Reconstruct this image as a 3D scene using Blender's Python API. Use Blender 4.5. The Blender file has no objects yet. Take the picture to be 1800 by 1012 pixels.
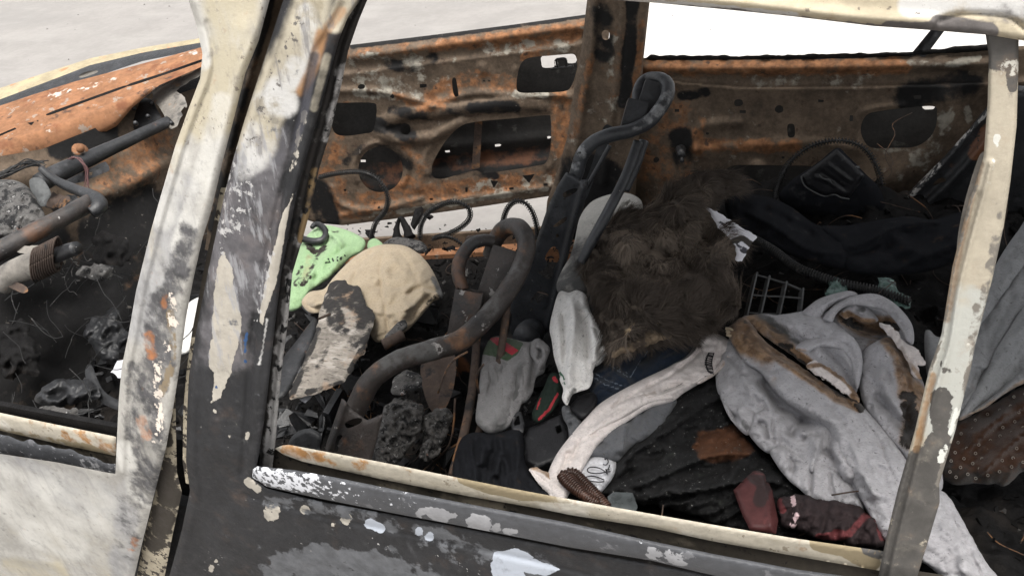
import bpy, math, random
import numpy as np
from mathutils import Vector, Matrix
from mathutils.geometry import delaunay_2d_cdt

random.seed(7); rng = np.random.default_rng(7)
SC = bpy.context.scene
COL = SC.collection

# ------------------------------------------------------------------ camera
F_PX, W_PX, H_PX = 1500.0, 1800.0, 1012.0
PITCH, YAW, ROLL = map(math.radians, (33.0, 24.0, -8.0))
CAM = np.array([0.0, 0.0, 1.8])
FW = np.array([-math.sin(YAW)*math.cos(PITCH), math.cos(YAW)*math.cos(PITCH), -math.sin(PITCH)])
_rt = np.array([math.cos(YAW), math.sin(YAW), 0.0]); _up = np.cross(_rt, FW)
RT = _rt*math.cos(ROLL)+_up*math.sin(ROLL); UP = _up*math.cos(ROLL)-_rt*math.sin(ROLL)
cd = bpy.data.cameras.new('camera'); cam = bpy.data.objects.new('camera', cd); COL.objects.link(cam)
M = Matrix(((RT[0], UP[0], -FW[0], CAM[0]), (RT[1], UP[1], -FW[1], CAM[1]), (RT[2], UP[2], -FW[2], CAM[2]), (0, 0, 0, 1)))
cam.matrix_world = M
cd.sensor_width = 36.0; cd.lens = F_PX/W_PX*36.0; cd.clip_start = 0.05; cd.clip_end = 500
SC.camera = cam

# ------------------------------------------------------------------ light
SUN_EL, SUN_AZ = math.radians(72), math.radians(150)     # azimuth measured from +Y towards +X
w = bpy.data.worlds.new('World'); SC.world = w; w.use_nodes = True
nt = w.node_tree; bg = nt.nodes['Background']
sky = nt.nodes.new('ShaderNodeTexSky'); sky.sky_type = 'NISHITA'; sky.sun_disc = False
sky.sun_elevation = SUN_EL; sky.sun_rotation = SUN_AZ; sky.air_density = 1.0; sky.dust_density = 4.0; sky.ozone_density = 1.0
hs = nt.nodes.new('ShaderNodeHueSaturation'); hs.inputs['Saturation'].default_value = .12     # overcast: a pale sky
nt.links.new(sky.outputs[0], hs.inputs['Color']); nt.links.new(hs.outputs[0], bg.inputs[0]); bg.inputs[1].default_value = 0.15
sl = bpy.data.lights.new('sun', 'SUN'); sl.energy = 1.5; sl.angle = math.radians(35); sl.color = (1, .95, .88)
so = bpy.data.objects.new('sun', sl); COL.objects.link(so)
sd = Vector((math.sin(SUN_AZ)*math.cos(SUN_EL), math.cos(SUN_AZ)*math.cos(SUN_EL), math.sin(SUN_EL)))
so.rotation_euler = sd.to_track_quat('Z', 'Y').to_euler()
vs = SC.view_settings; vs.view_transform = 'Standard'; vs.look = 'None'; vs.exposure = 0.95; vs.gamma = 1
vs.use_curve_mapping = False

# ------------------------------------------------------------------ pixel / surface helpers
def rays(p):
    p = np.atleast_2d(np.asarray(p, float))
    d = FW*F_PX + RT*(p[:, :1]-900) + UP*(506-p[:, 1:2])
    return d/np.linalg.norm(d, axis=1)[:, None]
def plane(P0, n):
    P0 = np.asarray(P0, float); n = np.asarray(n, float)
    return lambda d: ((P0-CAM)@n)/(d@n)
def PZ(x, y, z): d = rays((x, y))[0]; return CAM+d*((z-CAM[2])/d[2])
def PY(x, y, Y): d = rays((x, y))[0]; return CAM+d*(Y/d[1])
def near(off=0.0):
    a = plane((0, .66+off, 1.0), (0, 1, 0)); b = plane((0, .66+off, 1.0), (0, 1, -.22))
    return lambda d: np.maximum(a(d), b(d))
def tilt(px, z0, deg, az=0):
    t, a = math.radians(deg), math.radians(az)
    return plane(PZ(px[0], px[1], z0), (math.sin(a)*math.sin(t), -math.cos(a)*math.sin(t), math.cos(t)))
def flat(z): return plane((0, 0, z), (0, 0, 1))
def yplane(Y): return plane((0, Y, 0), (0, 1, 0))
FD_A, FD_B = np.array([-1.51, 2.40, 0]), np.array([-.78, 2.63, 0])
_t = FD_B-FD_A; FDN = np.array([-_t[1], _t[0], 0])/np.linalg.norm(_t)
def fdoor(off=0.0): return plane(FD_A+FDN*off, FDN)
PILE = lambda lift=0.0: (lambda d, f=tilt((1200, 700), .70, 7): f(d)-lift)
FRONT = lambda lift=0.0: (lambda d, f=tilt((690, 540), .62, 6): f(d)-lift)
def at(px, surf, lift=0.0):
    d = rays(px); return CAM+d*(surf(d)-lift)[:, None]

# ------------------------------------------------------------------ numpy noise
def _hash(i, j, k, s):
    n = (i*374761393+j*668265263+k*2147483647+s*974711) & 0xffffffff
    n = ((n ^ (n >> 13))*1274126177) & 0xffffffff
    return ((n ^ (n >> 16)) & 0xffff)/65535.0
def vnoise(p, s=0):
    i = np.floor(p).astype(np.int64); f = p-i; f = f*f*f*(f*(f*6-15)+10); r = 0
    for a in (0, 1):
        for b in (0, 1):
            for c in (0, 1):
                wgt = (f[:, 0] if a else 1-f[:, 0])*(f[:, 1] if b else 1-f[:, 1])*(f[:, 2] if c else 1-f[:, 2])
                r = r+wgt*_hash(i[:, 0]+a, i[:, 1]+b, i[:, 2]+c, s)
    return r-.5
def fbm(p, o=4, s=0, g=.5):
    p = np.asarray(p, float)
    if p.shape[1] == 2: p = np.c_[p, np.zeros(len(p))]
    r = 0; a = 1
    for k in range(o): r = r+a*vnoise(p*(2**k)+17.3*k, s+k); a *= g
    return r

# ------------------------------------------------------------------ 2D helpers
def catmull(P, closed, n=10):
    P = np.asarray(P, float); N = len(P); out = []
    rg = range(N) if closed else range(N-1)
    for i in rg:
        if closed: a, b, c, d = P[i-1], P[i], P[(i+1) % N], P[(i+2) % N]
        else: a, b, c, d = P[max(i-1, 0)], P[i], P[i+1], P[min(i+2, N-1)]
        t = np.linspace(0, 1, n, endpoint=False)[:, None]
        out.append(.5*((2*b)+(-a+c)*t+(2*a-5*b+4*c-d)*t*t+(-a+3*b-3*c+d)*t**3))
    if not closed: out.append(P[-1:])
    return np.concatenate(out)
def resample(P, step, closed):
    Q = np.concatenate([P, P[:1]]) if closed else P
    L = np.r_[0, np.cumsum(np.linalg.norm(np.diff(Q, axis=0), axis=1))]
    n = max(3, int(round(L[-1]/step))); s = np.linspace(0, L[-1], n+1)
    if closed: s = s[:-1]
    return np.stack([np.interp(s, L, Q[:, k]) for k in range(Q.shape[1])], 1)
def inside(p, poly):
    r = np.zeros(len(p), bool); x, y = p[:, 0], p[:, 1]; q = np.roll(poly, -1, 0)
    for (x1, y1), (x2, y2) in zip(poly, q):
        if y1 == y2: continue
        c = ((y1 > y) != (y2 > y)) & (x < (x2-x1)*(y-y1)/(y2-y1)+x1); r ^= c
    return r
def pdist(p, L, closed=False):
    L = np.asarray(L, float)
    A = L if closed else L[:-1]; B = np.roll(L, -1, 0) if closed else L[1:]
    best = np.full(len(p), 1e9); sg = np.zeros(len(p)); tt = np.zeros(len(p))
    ln = np.linalg.norm(B-A, axis=1); cum = np.r_[0, np.cumsum(ln)]
    for k, (a, b) in enumerate(zip(A, B)):
        v = b-a; l2 = max(v@v, 1e-9); t = np.clip(((p-a)@v)/l2, 0, 1)
        e = p-(a+t[:, None]*v); d = np.hypot(e[:, 0], e[:, 1]); m = d < best
        best = np.where(m, d, best); sg = np.where(m, np.sign(v[0]*(p[:, 1]-a[1])-v[1]*(p[:, 0]-a[0])), sg)
        tt = np.where(m, (cum[k]+t*ln[k])/max(cum[-1], 1e-9), tt)
    return best, sg, tt
def sstep(x): x = np.clip(x, 0, 1); return x*x*(3-2*x)

# ------------------------------------------------------------------ object helpers
ORG = {}
def tag(o, label=None, cat=None, group=None, kind=None):
    for k, v in (('label', label), ('category', cat), ('group', group), ('kind', kind)):
        if v: o[k] = v
    return o
def link(o, par, org):
    COL.objects.link(o); org = np.asarray(org, float)
    if par is not None: o.parent = par; o.location = Vector(org-ORG[par.name])
    else: o.location = Vector(org)
    ORG[o.name] = org
def empty(name, loc, label, cat, group=None):
    o = bpy.data.objects.new(name, None); o.empty_display_size = .1; link(o, None, loc); return tag(o, label, cat, group)
def mesh_obj(name, V, Fc, m, par=None, attrs=None, sharp=None, smooth=True, org=None):
    V = np.asarray(V, float)
    if org is None: org = V.mean(0) if par is None else ORG[par.name]
    if par is None: org = np.array([org[0], org[1], V[:, 2].min()])
    me = bpy.data.meshes.new(name); me.from_pydata((V-org).tolist(), [], [list(map(int, f)) for f in Fc])
    if smooth: me.polygons.foreach_set('use_smooth', np.ones(len(me.polygons), bool))
    for k, a in (attrs or {}).items():
        at_ = me.attributes.new(k, 'FLOAT', 'POINT'); at_.data.foreach_set('value', np.asarray(a, np.float32))
    if sharp is not None and len(sharp):
        E = np.zeros(len(me.edges)*2, np.int32); me.edges.foreach_get('vertices', E); E = np.sort(E.reshape(-1, 2), 1)
        S = set(map(tuple, np.sort(np.asarray(sharp), 1).tolist()))
        fl = np.fromiter((tuple(e) in S for e in E.tolist()), bool, len(E))
        sa = me.attributes.new('sharp_edge', 'BOOLEAN', 'EDGE'); sa.data.foreach_set('value', fl)
    me.materials.append(m); me.update()
    o = bpy.data.objects.new(name, me); link(o, par, org); return o

def relief(name, outline, surf, m, par=None, step=5, th=.012, bulge=None, folds=(), wr=(), holes=(), at=None, lift=0.0,
           sm=True, edge=None, hf=None, sharp=True):
    """A sheet with its own depth: outlined in photograph pixels, laid on a real surface, raised by bulge, folds and wrinkles."""
    o = np.asarray(outline, float)
    if sm: o = catmull(o, True, 8)
    o = resample(o, step, True)
    if edge:
        t = np.roll(o, -1, 0)-np.roll(o, 1, 0); t = np.c_[-t[:, 1], t[:, 0]]/(np.hypot(t[:, 0], t[:, 1])[:, None]+1e-9)
        o = o+t*(fbm(o/edge[1], 3, 5)*2*edge[0])[:, None]
    loops = [o]
    for h in holes:
        h = np.asarray(h, float)
        loops.append(resample(catmull(h, True, 6) if len(h) > 4 else h, max(2.0, step*.6), True))
    x0, y0 = o.min(0); x1, y1 = o.max(0)
    gx, gy = np.meshgrid(np.arange(x0, x1, step), np.arange(y0, y1, step*.866)); gx = gx+((np.arange(gx.shape[0]) % 2)*step*.5)[:, None]
    g = np.c_[gx.ravel(), gy.ravel()]
    g = g+rng.uniform(-.12, .12, g.shape)*step
    ins = inside(g, o)
    for h in loops[1:]: ins &= ~inside(g, h)
    g = g[ins]
    keep = np.ones(len(g), bool)
    for l in loops: keep &= pdist(g, l, True)[0] > step*.55
    g = g[keep]
    V2 = np.concatenate(loops+[g]); E = []; k = 0
    for l in loops: n = len(l); E += [(k+i, k+(i+1) % n) for i in range(n)]; k += n
    r = delaunay_2d_cdt([Vector(v) for v in V2], E, [], 0, 1e-4)
    P = np.array([tuple(v) for v in r[0]]); T = np.array([f for f in r[2] if len(f) == 3])
    c = P[T].mean(1); ok = inside(c, o)
    for h in loops[1:]: ok &= ~inside(c, h)
    T = T[ok]
    used = np.unique(T); mp = -np.ones(len(P), int); mp[used] = np.arange(len(used)); P = P[used]; T = mp[T]
    d = rays(P); t0 = surf(d)-lift
    H = np.zeros(len(P)); de = pdist(P, o, True)[0]
    if bulge:
        q = np.clip(1-de/bulge[1], 0, 1); H += bulge[0]*np.sqrt(np.clip(1-q*q, 0, 1))
    for f in folds:
        kind, pts, wd, am = f[:4]
        L = catmull(pts, False, 6) if len(pts) > 2 else np.asarray(pts, float)
        dd, sg, tl = pdist(P, L); tp = sstep(np.minimum(tl, 1-tl)/.18+.12) if kind[-1] != 'o' else 1.0
        k0 = kind[0]
        if k0 == 'r': H += am*np.exp(-(dd/wd)**2)*tp
        elif k0 == 'v': H -= am*np.exp(-(dd/wd)**2)*tp
        elif k0 == 's':    # overlap: raised on the left of the stroke (image sense), sharp drop on its right
            s = dd*sg
            H += am*tp*np.where(s < 0, np.exp(s/wd), np.exp(-s/max(2.5, wd*.08))*1.0)
        elif k0 == 't':    # a rounded roll
            H += am*np.sqrt(np.clip(1-(dd/wd)**2, 0, 1))*tp
    for (am, scl, ang, st, sd_, typ) in wr:   # wrinkles: amplitude, size px, direction, stretch
        ca, sa = math.cos(math.radians(ang)), math.sin(math.radians(ang))
        u = np.c_[(P[:, 0]*ca+P[:, 1]*sa)/(scl*st), (-P[:, 0]*sa+P[:, 1]*ca)/scl]
        u = u+.35*np.c_[fbm(u*.8, 2, sd_+40), fbm(u*.8, 2, sd_+50)]
        n = fbm(u, 3, sd_)
        H += am*((1-2.6*np.abs(n)) if typ == 'ridge' else 2*n)*np.clip(de/(scl*.5), .25, 1)
    if hf is not None: H += hf(P)
    A = {}
    for kx, strokes in (at or {}).items():
        v = np.zeros(len(P))
        for s in strokes:
            if callable(s): v = np.maximum(v, s(P)); continue
            if s[0] == 'poly':
                pl = np.asarray(s[1], float); dd = pdist(P, pl, True)[0]*np.where(inside(P, pl), 1, -1)
                v = np.maximum(v, s[3]*sstep(dd/(2*s[2])+.5) if len(s) > 3 else sstep(dd/(2*s[2])+.5))
            else:
                pts, wd, stg = s
                dd = pdist(P, pts)[0] if len(pts) > 1 else np.hypot(*(P-np.asarray(pts[0])).T)
                v = np.maximum(v, stg*sstep(1.5-dd/wd))
        A[kx] = np.tile(v, 2)
    tf = t0-H; front = CAM+d*tf[:, None]; back = CAM+d*(np.maximum(t0, tf)+th)[:, None]
    if th is not None and bulge and bulge[0] < .02: back = CAM+d*(tf+th)[:, None]
    n = len(P)
    # orientation: image y is down, so make faces look at the camera
    a = P[T]; cr = (a[:, 1, 0]-a[:, 0, 0])*(a[:, 2, 1]-a[:, 0, 1])-(a[:, 1, 1]-a[:, 0, 1])*(a[:, 2, 0]-a[:, 0, 0])
    T = np.where((cr > 0)[:, None], T[:, ::-1], T)
    ed = {}
    for f in T:
        for i in range(3):
            e = (f[i], f[(i+1) % 3]); ed[e] = 1
    bnd = [e for e in ed if (e[1], e[0]) not in ed]
    Fc = [tuple(f) for f in T]+[tuple(f[::-1]+n) for f in T]+[(b, a_, a_+n, b+n) for a_, b in bnd]
    sh = np.array([(a_, b) for a_, b in bnd]+[(a_+n, b+n) for a_, b in bnd]) if sharp else None
    return mesh_obj(name, np.concatenate([front, back]), Fc, m, par, A, sh)

def frames(P):
    T = np.gradient(P, axis=0); T /= np.linalg.norm(T, axis=1)[:, None]+1e-12
    u = np.cross(T[0], [0, 0, 1.0]); u = u/np.linalg.norm(u) if np.linalg.norm(u) > 1e-4 else np.array([1.0, 0, 0])
    U = [u]
    for i in range(1, len(P)):
        u = U[-1]-T[i]*(U[-1]@T[i]); U.append(u/np.linalg.norm(u))
    U = np.array(U); return T, U, np.cross(T, U)
def tube_geo(P, r, seg=10, n=8, smooth=True, rough=0.0, flat_=1.0):
    P = np.asarray(P, float); r = np.full(len(P), r, float) if np.isscalar(r) else np.asarray(r, float)
    Q = np.c_[P, r]
    if smooth and len(P) > 2: Q = catmull(Q, False, n)
    P, r = Q[:, :3], Q[:, 3]; T, U, W = frames(P); a = np.linspace(0, 2*math.pi, seg, endpoint=False)
    R = r[:, None]*(np.ones(seg)[None])
    if rough: R = R*(1+rough*2*fbm(np.repeat(P*40, seg, 0)+np.tile(np.c_[np.cos(a), np.sin(a), a*0], (len(P), 1)), 3, 9).reshape(len(P), seg))
    V = P[:, None]+R[..., None]*(U[:, None]*np.cos(a)[None, :, None]+flat_*W[:, None]*np.sin(a)[None, :, None])
    V = V.reshape(-1, 3); Fc = []
    for i in range(len(P)-1):
        for k in range(seg):
            k2 = (k+1) % seg; Fc.append((i*seg+k, i*seg+k2, (i+1)*seg+k2, (i+1)*seg+k))
    Fc.append(tuple(range(seg))[::-1]); Fc.append(tuple((len(P)-1)*seg+k for k in range(seg)))
    return V, Fc
def merge(gs):
    V, Fc, k = [], [], 0
    for v, f in gs: V.append(v); Fc += [tuple(i+k for i in q) for q in f]; k += len(v)
    return np.concatenate(V), Fc
def tube(name, P, r, m, par=None, at=None, **kw):
    V, Fc = tube_geo(P, r, **kw); A = {}
    if at:
        d = V-CAM; f = d@FW; px = np.c_[900+F_PX*(d@RT)/f, 506-F_PX*(d@UP)/f]
        for k, sp in at.items():
            v = np.zeros(len(V))
            for (x, y, w_, g_) in sp: v = np.maximum(v, g_*sstep(1.5-np.hypot(px[:, 0]-x, px[:, 1]-y)/w_))
            A[k] = v
    return mesh_obj(name, V, Fc, m, par, A)
def helix_geo(P, R, rw, pitch, seg=4, per=9):
    Q = catmull(np.asarray(P, float), False, 16); L = np.linalg.norm(np.diff(Q, axis=0), axis=1).sum()
    n = int(L/pitch*per); Q = resample(Q, L/n, False); T, U, W = frames(Q); a = np.arange(len(Q))*2*math.pi/per
    H = Q+R*(U*np.cos(a)[:, None]+W*np.sin(a)[:, None])
    return tube_geo(H, rw, seg=seg, smooth=False)
def box_geo(c, ax, half):
    c = np.asarray(c, float); ax = np.asarray(ax, float); V = []
    for sx in (-1, 1):
        for sy in (-1, 1):
            for sz in (-1, 1): V.append(c+ax[0]*sx*half[0]+ax[1]*sy*half[1]+ax[2]*sz*half[2])
    return np.array(V), [(0, 1, 3, 2), (4, 6, 7, 5), (0, 4, 5, 1), (2, 3, 7, 6), (0, 2, 6, 4), (1, 5, 7, 3)]
def bar_geo(a, b, wdt, dep, up):
    a, b = np.asarray(a, float), np.asarray(b, float); x = (b-a); L = np.linalg.norm(x); x /= L
    y = np.cross(up, x); y /= np.linalg.norm(y); z = np.cross(x, y)
    return box_geo((a+b)/2, (x, y, z), (L/2, wdt/2, dep/2))

# ------------------------------------------------------------------ materials
def mk(name, base, layers=(), rough=.85, bump=(90, .25), metal=0.0, spec=.3, var=.35, vscale=14, sheen=0.0, weave=None):
    m = bpy.data.materials.new(name); m.use_nodes = True; t = m.node_tree; N, L = t.nodes, t.links
    b = N['Principled BSDF']; b.inputs['Metallic'].default_value = metal; b.inputs['Specular IOR Level'].default_value = spec
    if sheen: b.inputs['Sheen Weight'].default_value = sheen; b.inputs['Sheen Roughness'].default_value = .5
    tc = N.new('ShaderNodeTexCoord')
    def noise(scale, detail=6, stretch=(1, 1, 1), rgh=.6, dist=0.0):
        mp = N.new('ShaderNodeMapping'); mp.inputs['Scale'].default_value = stretch
        L.new(tc.outputs['Object'], mp.inputs['Vector'])
        n = N.new('ShaderNodeTexNoise'); n.inputs['Scale'].default_value = scale; n.inputs['Detail'].default_value = detail
        n.inputs['Roughness'].default_value = rgh; n.inputs['Distortion'].default_value = dist
        L.new(mp.outputs[0], n.inputs['Vector']); return n.outputs['Fac']
    def math_(op, a, c):
        n = N.new('ShaderNodeMath'); n.operation = op
        for i, v in enumerate((a, c)):
            if isinstance(v, (int, float)): n.inputs[i].default_value = v
            else: L.new(v, n.inputs[i])
        return n.outputs[0]
    def mixc(f, a, c):
        n = N.new('ShaderNodeMix'); n.data_type = 'RGBA'; L.new(f, n.inputs[0])
        for i, v in ((6, a), (7, c)):
            if isinstance(v, tuple): n.inputs[i].default_value = (*v, 1)
            else: L.new(v, n.inputs[i])
        return n.outputs[2]
    def ss(v, lo, hi):
        n = N.new('ShaderNodeMapRange'); n.interpolation_type = 'SMOOTHSTEP'; L.new(v, n.inputs[0])
        n.inputs[1].default_value = lo; n.inputs[2].default_value = hi; return n.outputs[0]
    f = ss(math_('ADD', math_('MULTIPLY', noise(vscale, 8, rgh=.65), .6), math_('MULTIPLY', noise(vscale*6.3, 6, rgh=.7), .4)), .36, .64)
    colr = mixc(f, tuple(c*(1-var) for c in base), tuple(min(1, c*(1+var)) for c in base)); rg = None
    hgt = None
    for l in layers:
        ns = noise(l.get('n', 30), l.get('d', 7), l.get('st', (1, 1, 1)), l.get('nr', .62), l.get('dist', 0))
        v = math_('MULTIPLY', math_('SUBTRACT', ns, .5), l.get('k', 1.0)*(1.25 if 'a' in l else 1.55))
        if 'a' in l:
            a = N.new('ShaderNodeAttribute'); a.attribute_name = l['a']; v = math_('ADD', v, a.outputs['Fac'])
        mask = ss(v, l['lo'], l['hi'])
        if 'o' in l: mask = math_('MULTIPLY', mask, l['o'])
        c = l['c']
        if l.get('var'):
            c = mixc(ss(noise(l.get('vs', 40), 6), .3, .7), tuple(x*(1-l['var']) for x in c), tuple(min(1, x*(1+l['var'])) for x in c))
        colr = mixc(mask, colr, c)
        if 'r' in l:
            n = N.new('ShaderNodeMix'); n.data_type = 'FLOAT'; L.new(mask, n.inputs[0])
            if rg is None: n.inputs[2].default_value = rough
            else: L.new(rg, n.inputs[2])
            n.inputs[3].default_value = l['r']; rg = n.outputs[0]
        if l.get('h'):
            x = math_('MULTIPLY', mask, l['h']); hgt = x if hgt is None else math_('ADD', hgt, x)
    L.new(colr, b.inputs['Base Color'])
    if rg is None: L.new(math_('ADD', math_('MULTIPLY', noise(vscale*4, 6), .5), rough-.25), b.inputs['Roughness'])
    else: L.new(rg, b.inputs['Roughness'])
    if bump:
        x = noise(bump[0], 8, rgh=.7); x = math_('MULTIPLY', x, 1.0)
        if hgt is not None: x = math_('ADD', x, hgt)
        if weave:
            wv = N.new('ShaderNodeTexWave'); wv.inputs['Scale'].default_value = weave[0]; wv.inputs['Distortion'].default_value = 1.5
            wv.inputs['Detail'].default_value = 2; L.new(tc.outputs['Object'], wv.inputs['Vector'])
            x = math_('ADD', x, math_('MULTIPLY', wv.outputs['Fac'], weave[1]))
        bp = N.new('ShaderNodeBump'); bp.inputs['Strength'].default_value = bump[1]; bp.inputs['Distance'].default_value = .004
        L.new(x, bp.inputs['Height']); L.new(bp.outputs[0], b.inputs['Normal'])
    return m

# ------------------------------------------------------------------ material set
CREAM = (.62, .53, .36); ASH = (.60, .58, .54); PALE = (.72, .70, .66)
M_ground = mk('concrete', (.275, .26, .245), [dict(c=(.23, .22, .21), n=.55, k=2, lo=.0, hi=.6, o=.6), dict(c=(.22, .21, .20), n=5.5, d=10, k=2.4, lo=.4, hi=.75, o=.5),
    dict(c=(.24, .23, .22), n=60, k=2.4, lo=.3, hi=.6, o=.35), dict(c=(.34, .325, .305), n=1.4, st=(.7, 2.2, 1), k=2, lo=.05, hi=.6, o=.4)], rough=.9, bump=(120, .35), var=.10, vscale=3)
M_rust = mk('orange_rust', (.27, .13, .066), [dict(c=(.16, .06, .03), n=9, k=2, lo=.1, hi=.5, o=.75), dict(c=(.30, .27, .23), n=28, k=2.4, lo=.35, hi=.55, o=.7),
    dict(c=(.05, .035, .03), n=16, k=2.3, lo=.4, hi=.62, o=.75), dict(c=(.62, .55, .48), a='white', n=40, k=2.4, lo=.5, hi=.9)], rough=.85, bump=(140, .35), var=.3, vscale=11)
M_rustdk = mk('dark_rust', (.122, .090, .064), [dict(c=(.25, .118, .055), a='rust', n=30, k=2.4, lo=.25, hi=1.0, var=.45), dict(c=(.26, .24, .20), a='ash', n=20, k=2.4, lo=.4, hi=.8, var=.3),
    dict(c=(.012, .0115, .0115), a='soot', n=11, k=1.8, lo=.3, hi=.75), dict(c=(.30, .27, .235), n=45, k=2.6, lo=.62, hi=.9, o=.55), dict(c=(.03, .027, .025), n=30, k=2.4, lo=.35, hi=.75, o=.8)], rough=.8, bump=(110, .45), var=.4, vscale=12)
M_char = mk('char', (.0085, .008, .008), [dict(c=(.09, .088, .085), n=40, k=2.5, lo=.5, hi=.95, o=.6), dict(c=(.020, .017, .015), n=8, k=2, lo=.1, hi=.5)], rough=.7, bump=(160, .8), var=.5, vscale=40, spec=.15)
M_ash = mk('ash', (.10, .096, .092), [dict(c=(.016, .016, .0165), n=45, k=2.6, lo=-.1, hi=.3), dict(c=(.36, .35, .34), n=90, k=2.6, lo=.35, hi=.7, o=.85), dict(c=(.28, .10, .05), n=14, k=2.2, lo=.45, hi=.6, o=.6)], rough=.95, bump=(150, .9), var=.4, vscale=30)
M_soot = mk('sooty_steel', (.018, .0185, .020), [dict(c=(.07, .07, .075), n=18, k=2.4, lo=.2, hi=.7, o=.6), dict(c=(.16, .07, .035), a='rust', n=24, k=2.2, lo=.35, hi=.8),
    dict(c=(.40, .39, .37), a='ash', n=70, k=2.4, lo=.5, hi=.75), dict(c=(.009, .009, .009), n=70, k=2.6, lo=.4, hi=.6)], rough=.42, bump=(120, .35), spec=.55, var=.35, vscale=22)
M_seat = mk('burnt_tube', (.042, .034, .030), [dict(c=(.135, .068, .034), a='rust', n=48, k=2.6, lo=.3, hi=1.2, var=.45), dict(c=(.38, .36, .34), a='flake', n=70, k=2.6, lo=.6, hi=.8), dict(c=(.085, .082, .078), a='dust_highlight', n=55, k=2.2, lo=.3, hi=1.0), dict(c=(.014, .014, .015), n=13, k=2, lo=.0, hi=.5, o=.75), dict(c=(.15, .07, .035), n=11, k=2.2, lo=.2, hi=.65, o=.7), dict(c=(.11, .105, .10), n=70, k=2.4, lo=.25, hi=.9, o=.5),
    dict(c=(.42, .40, .38), n=26, k=2.6, lo=.62, hi=.72, o=.7)], rough=.5, bump=(140, .5), spec=.55, var=.35, vscale=25)
M_rod = mk('rusted_rod', (.07, .05, .04), [dict(c=(.26, .13, .055), n=14, k=2.2, lo=.1, hi=.5, o=.8), dict(c=(.02, .019, .019), n=25, k=2.2, lo=.15, hi=.5)], rough=.8, bump=(150, .5), var=.3)
M_bare = mk('glint_metal', (.19, .175, .155), [dict(c=(.08, .075, .07), n=16, k=2.2, lo=.1, hi=.5), dict(c=(.30, .17, .09), n=20, k=2.2, lo=.3, hi=.6, o=.6)], rough=.7, bump=(130, .3), var=.3)
M_plate = mk('grey_scorched_plate', (.034, .036, .040), [dict(c=(.24, .245, .25), a='dust_highlight', n=60, k=2.0, lo=.4, hi=1.1), dict(c=(.075, .077, .082), n=22, k=2.4, lo=.1, hi=.9, o=.6), dict(c=(.012, .012, .012), n=75, k=2.6, lo=.45, hi=.7), dict(c=(.22, .21, .20), n=60, k=2.6, lo=.75, hi=.95)], rough=.45, bump=(120, .35), spec=.5, var=.3, vscale=20)
# near body panels: dark soot paint burnt off to ash and cream; patches are stains in fixed places, bar edges also darkened
M_frontdoor = mk('burnt_front_door_paint', (.36, .345, .315), [
    dict(c=(.42, .375, .28), a='cream', n=10, k=1.3, lo=.25, hi=.85), dict(c=(.30, .295, .29), a='grey', n=13, k=1.2, lo=.3, hi=.8, var=.2),
    dict(c=(.56, .545, .505), a='white', n=16, k=1.0, lo=.2, hi=1.0), dict(c=(.075, .073, .075), a='dark', n=42, k=2.4, lo=.2, hi=1.1, var=.35),
    dict(c=(.20, .155, .10), a='tan', n=30, k=1.7, lo=.4, hi=.6), dict(c=(.30, .125, .055), a='rust', n=48, k=2.6, lo=.45, hi=1.3, var=.3),
    dict(c=(.17, .165, .165), n=46, d=10, st=(1.6, 1, .22), k=2.4, lo=.15, hi=1.0, o=.4), dict(c=(.56, .55, .52), n=60, d=10, st=(1.6, 1, .6), k=2.4, lo=.3, hi=1.0, o=.35), dict(c=(.66, .58, .50), a='flake', n=75, k=3.2, lo=.75, hi=.95, h=.6), dict(c=(.22, .205, .18), n=110, k=2.5, lo=.35, hi=.9, o=.6), dict(c=(.25, .235, .215), n=26, d=10, st=(1, 1, .4), k=2.0, lo=.05, hi=.7, o=.5), dict(c=(.50, .48, .43), n=18, d=10, st=(1, 1, .5), k=2.2, lo=.15, hi=.8, o=.5), dict(c=(.14, .12, .10), a='speck', n=130, k=3.0, lo=.78, hi=1.1, o=.8),
    dict(c=(.27, .26, .25), n=40, k=2.4, lo=.5, hi=.8, o=.45)],
    rough=.75, bump=(160, .3), spec=.35, var=.16, vscale=18)
M_flange = mk('speckled_flange', (.36, .315, .235), [dict(c=(.045, .038, .03), a='dark', n=26, k=1.9, lo=.35, hi=.6), dict(c=(.05, .042, .035), n=70, k=2.8, lo=.12, hi=.2)], rough=.85, bump=(120, .4), var=.2)
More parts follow.
